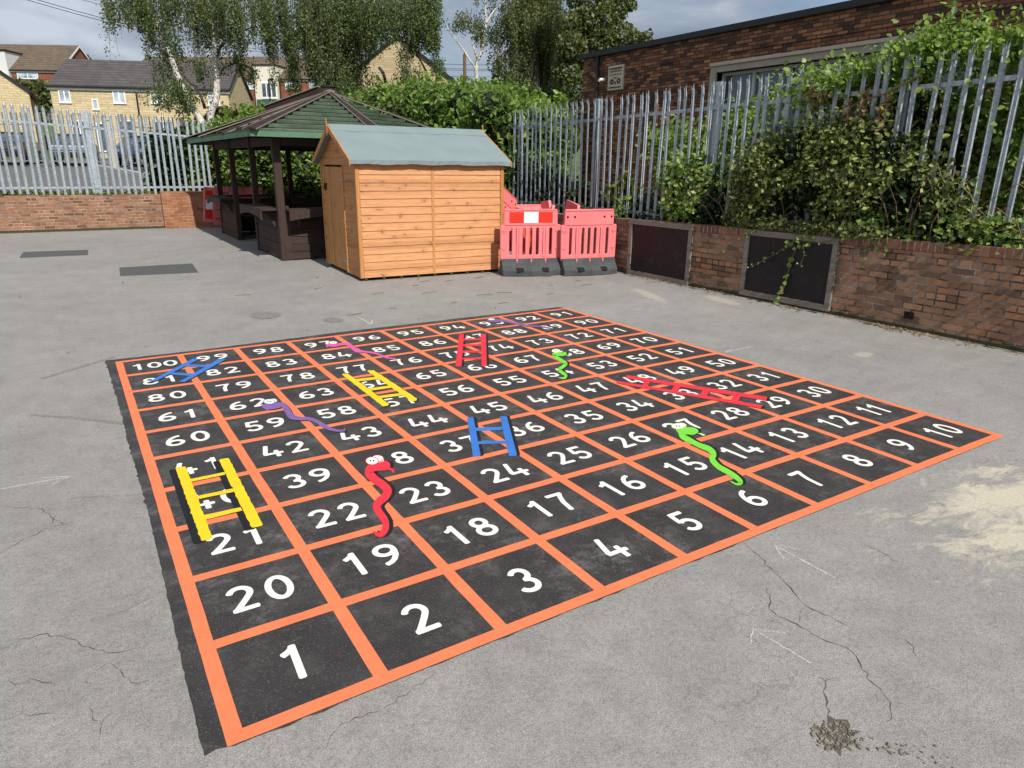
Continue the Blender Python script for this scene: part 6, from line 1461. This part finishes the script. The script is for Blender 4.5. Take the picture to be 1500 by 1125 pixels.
# greyish trailing foliage along the coping
gp_ = np.stack([rng.uniform(7.60, 7.86, 1500), rng.uniform(2.6, 4.6, 1500), .95+np.abs(rng.normal(0, .07, 1500))], 1)
shr = empty('trailing_plant', (7.75, 3.5, .95), label='fine leaved trailing plant lying along the wall coping beside the vine', cat='plant')
link('leaves', leaf_geo('leaves', gp_-np.array([7.75, 3.5, .95]), .035*rng.uniform(.6, 1.4, len(gp_)), M['leaf_birch2'], (-.4, -.3, .5), .9, 1.8, True, var_for(len(gp_), None, .3, 1.)), shr)

# leaf litter and twigs gathered at the foot of the right wall and elsewhere
n = 620; yy = np.concatenate([rng.normal(2.2, .25, 260), rng.uniform(.5, 6.5, 360)]); lit = np.stack([XW-.05-np.abs(rng.normal(0, .10, n)), yy, np.full(n, .010)], 1)
lit2 = np.stack([rng.uniform(-4, 2.5, 160), YW-.05-np.abs(rng.normal(0, .12, 160)), np.full(160, .01)], 1); lit3 = np.stack([rng.uniform(-3, 7.4, 110), rng.uniform(5.3, 12, 110), np.full(110, .01)], 1)
lit = np.concatenate([lit[::2], lit2, lit3[::2]])
tag(link('leaf_litter', leaf_geo('leaf_litter', lit, .022*rng.uniform(.5, 1.5, len(lit)), M['leaf_brown'], (0, 0, 2.5), .6, 1.7, True, var_for(len(lit)))), kind='stuff')
mb = MB()
for _ in range(26):
    x, y = rng.uniform(1.5, 7.4), rng.uniform(5.6, 8.2); a = rng.uniform(-.5, .5); l = rng.uniform(.06, .25); mb.tube([(x, y, .008), (x+l*.5*math.cos(a), y+l*.5*math.sin(a)+rng.normal(0, .01), .01), (x+l*math.cos(a), y+l*math.sin(a), .008)], .004, 4)
tag(mb.build('fallen_twigs', M['twig']), kind='stuff')
# moss and silt strip at the wall foot
mb = MB(); pts = [np.array([XW-.02, y]) for y in np.arange(-2, 7.2, .12)]
Lf = [p+np.array([-.02-.10*abs(math.sin(p[1]*2.1))*rng.uniform(.4, 1), 0]) for p in pts]
for i in range(len(pts)-1): mb.add([(*Lf[i], .0035), (*Lf[i+1], .0035), (*pts[i+1], .0035), (*pts[i], .0035)], [(3, 2, 1, 0)])
tag(mb.build('wall_foot_silt', M['rubble']), kind='stuff')
# little square cover plates in the yard
for (u, v, lab) in ((389, 462, 'dark round stain on the ground beyond squares 97 and 98'), (488, 469, 'small dark stain on the ground above square 96')):
    c = gp(u, v); mb = MB(); ra = .17 if u < 400 else .11; mb.poly([(c[0]+ra*math.cos(t)*(1+rng.normal(0, .08)), c[1]+ra*1.25*math.sin(t)*(1+rng.normal(0, .08)), .004) for t in np.linspace(0, 2*PI, 22)[:-1]]); tag(mb.build('ground_stain', M['brownmark']), lab, 'stain', 'stains on the ground')

# ================================================================ SKY AND LIGHT
EL, SUNV = math.radians(44), Vector((-.052, -.72, .695)).normalized()
wd = bpy.data.worlds.new('World'); scene.world = wd; wd.use_nodes = True; nt = wd.node_tree; nt.nodes.clear()
out = nt.nodes.new('ShaderNodeOutputWorld'); bg = nt.nodes.new('ShaderNodeBackground'); L(nt, bg.outputs[0], out.inputs[0])
sk = nt.nodes.new('ShaderNodeTexSky'); sk.sky_type = 'NISHITA'; sk.sun_disc = False; sk.sun_elevation = EL; sk.sun_rotation = math.atan2(SUNV.x, SUNV.y); sk.air_density = 1.0; sk.dust_density = 1.5; sk.ozone_density = 1.0
tc = nt.nodes.new('ShaderNodeTexCoord'); mp = nt.nodes.new('ShaderNodeMapping'); mp.inputs['Scale'].default_value = (1, 1, 3.2); L(nt, tc.outputs['Generated'], mp.inputs[0])
n1 = noise(nt, mp.outputs[0], 2.6, 7, .58, .35); n2 = noise(nt, mp.outputs[0], 6.5, 6, .55, .2)
cov = mrange(nt, math_(nt, 'ADD', math_(nt, 'MULTIPLY', n1, .7), math_(nt, 'MULTIPLY', n2, .3)), .27, .46)
# grey cloud deck, brighter to the west, rain-dark to the east
sp_ = nt.nodes.new('ShaderNodeSeparateXYZ'); L(nt, tc.outputs['Generated'], sp_.inputs[0])
cl_ = ramp(nt, [(.0, (1.25, 1.50, 2.0)), (1., (4.8, 5.25, 6.0))])
side = mrange(nt, sp_.outputs[0], .05, .85, .75, .02)
L(nt, math_(nt, 'ADD', math_(nt, 'MULTIPLY', side, .42), math_(nt, 'MULTIPLY', mrange(nt, math_(nt, 'ADD', math_(nt, 'MULTIPLY', n2, .6), math_(nt, 'MULTIPLY', n1, .4)),   .40, .58), .62)), cl_.inputs[0])
col = mixrgb(nt, math_(nt, 'MULTIPLY', cov, .92), sk.outputs[0], cl_.outputs[0])
L(nt, col, bg.inputs['Color']); bg.inputs['Strength'].default_value = .10
sd = bpy.data.lights.new('sun', 'SUN'); sd.energy = 4.0; sd.angle = math.radians(.53); sd.color = (1, .95, .87)
so = bpy.data.objects.new('sun', sd); COL.objects.link(so); so.rotation_euler = SUNV.to_track_quat('Z', 'Y').to_euler(); so.location = (0, -20, 30)
vs_ = scene.view_settings; vs_.view_transform = 'Standard'; vs_.look = 'None'; vs_.gamma = 1; vs_.use_curve_mapping = False; vs_.exposure = .38
scene.display_settings.display_device = 'sRGB'
scene.cycles.max_bounces = 6; scene.cycles.diffuse_bounces = 3; scene.cycles.transmission_bounces = 4
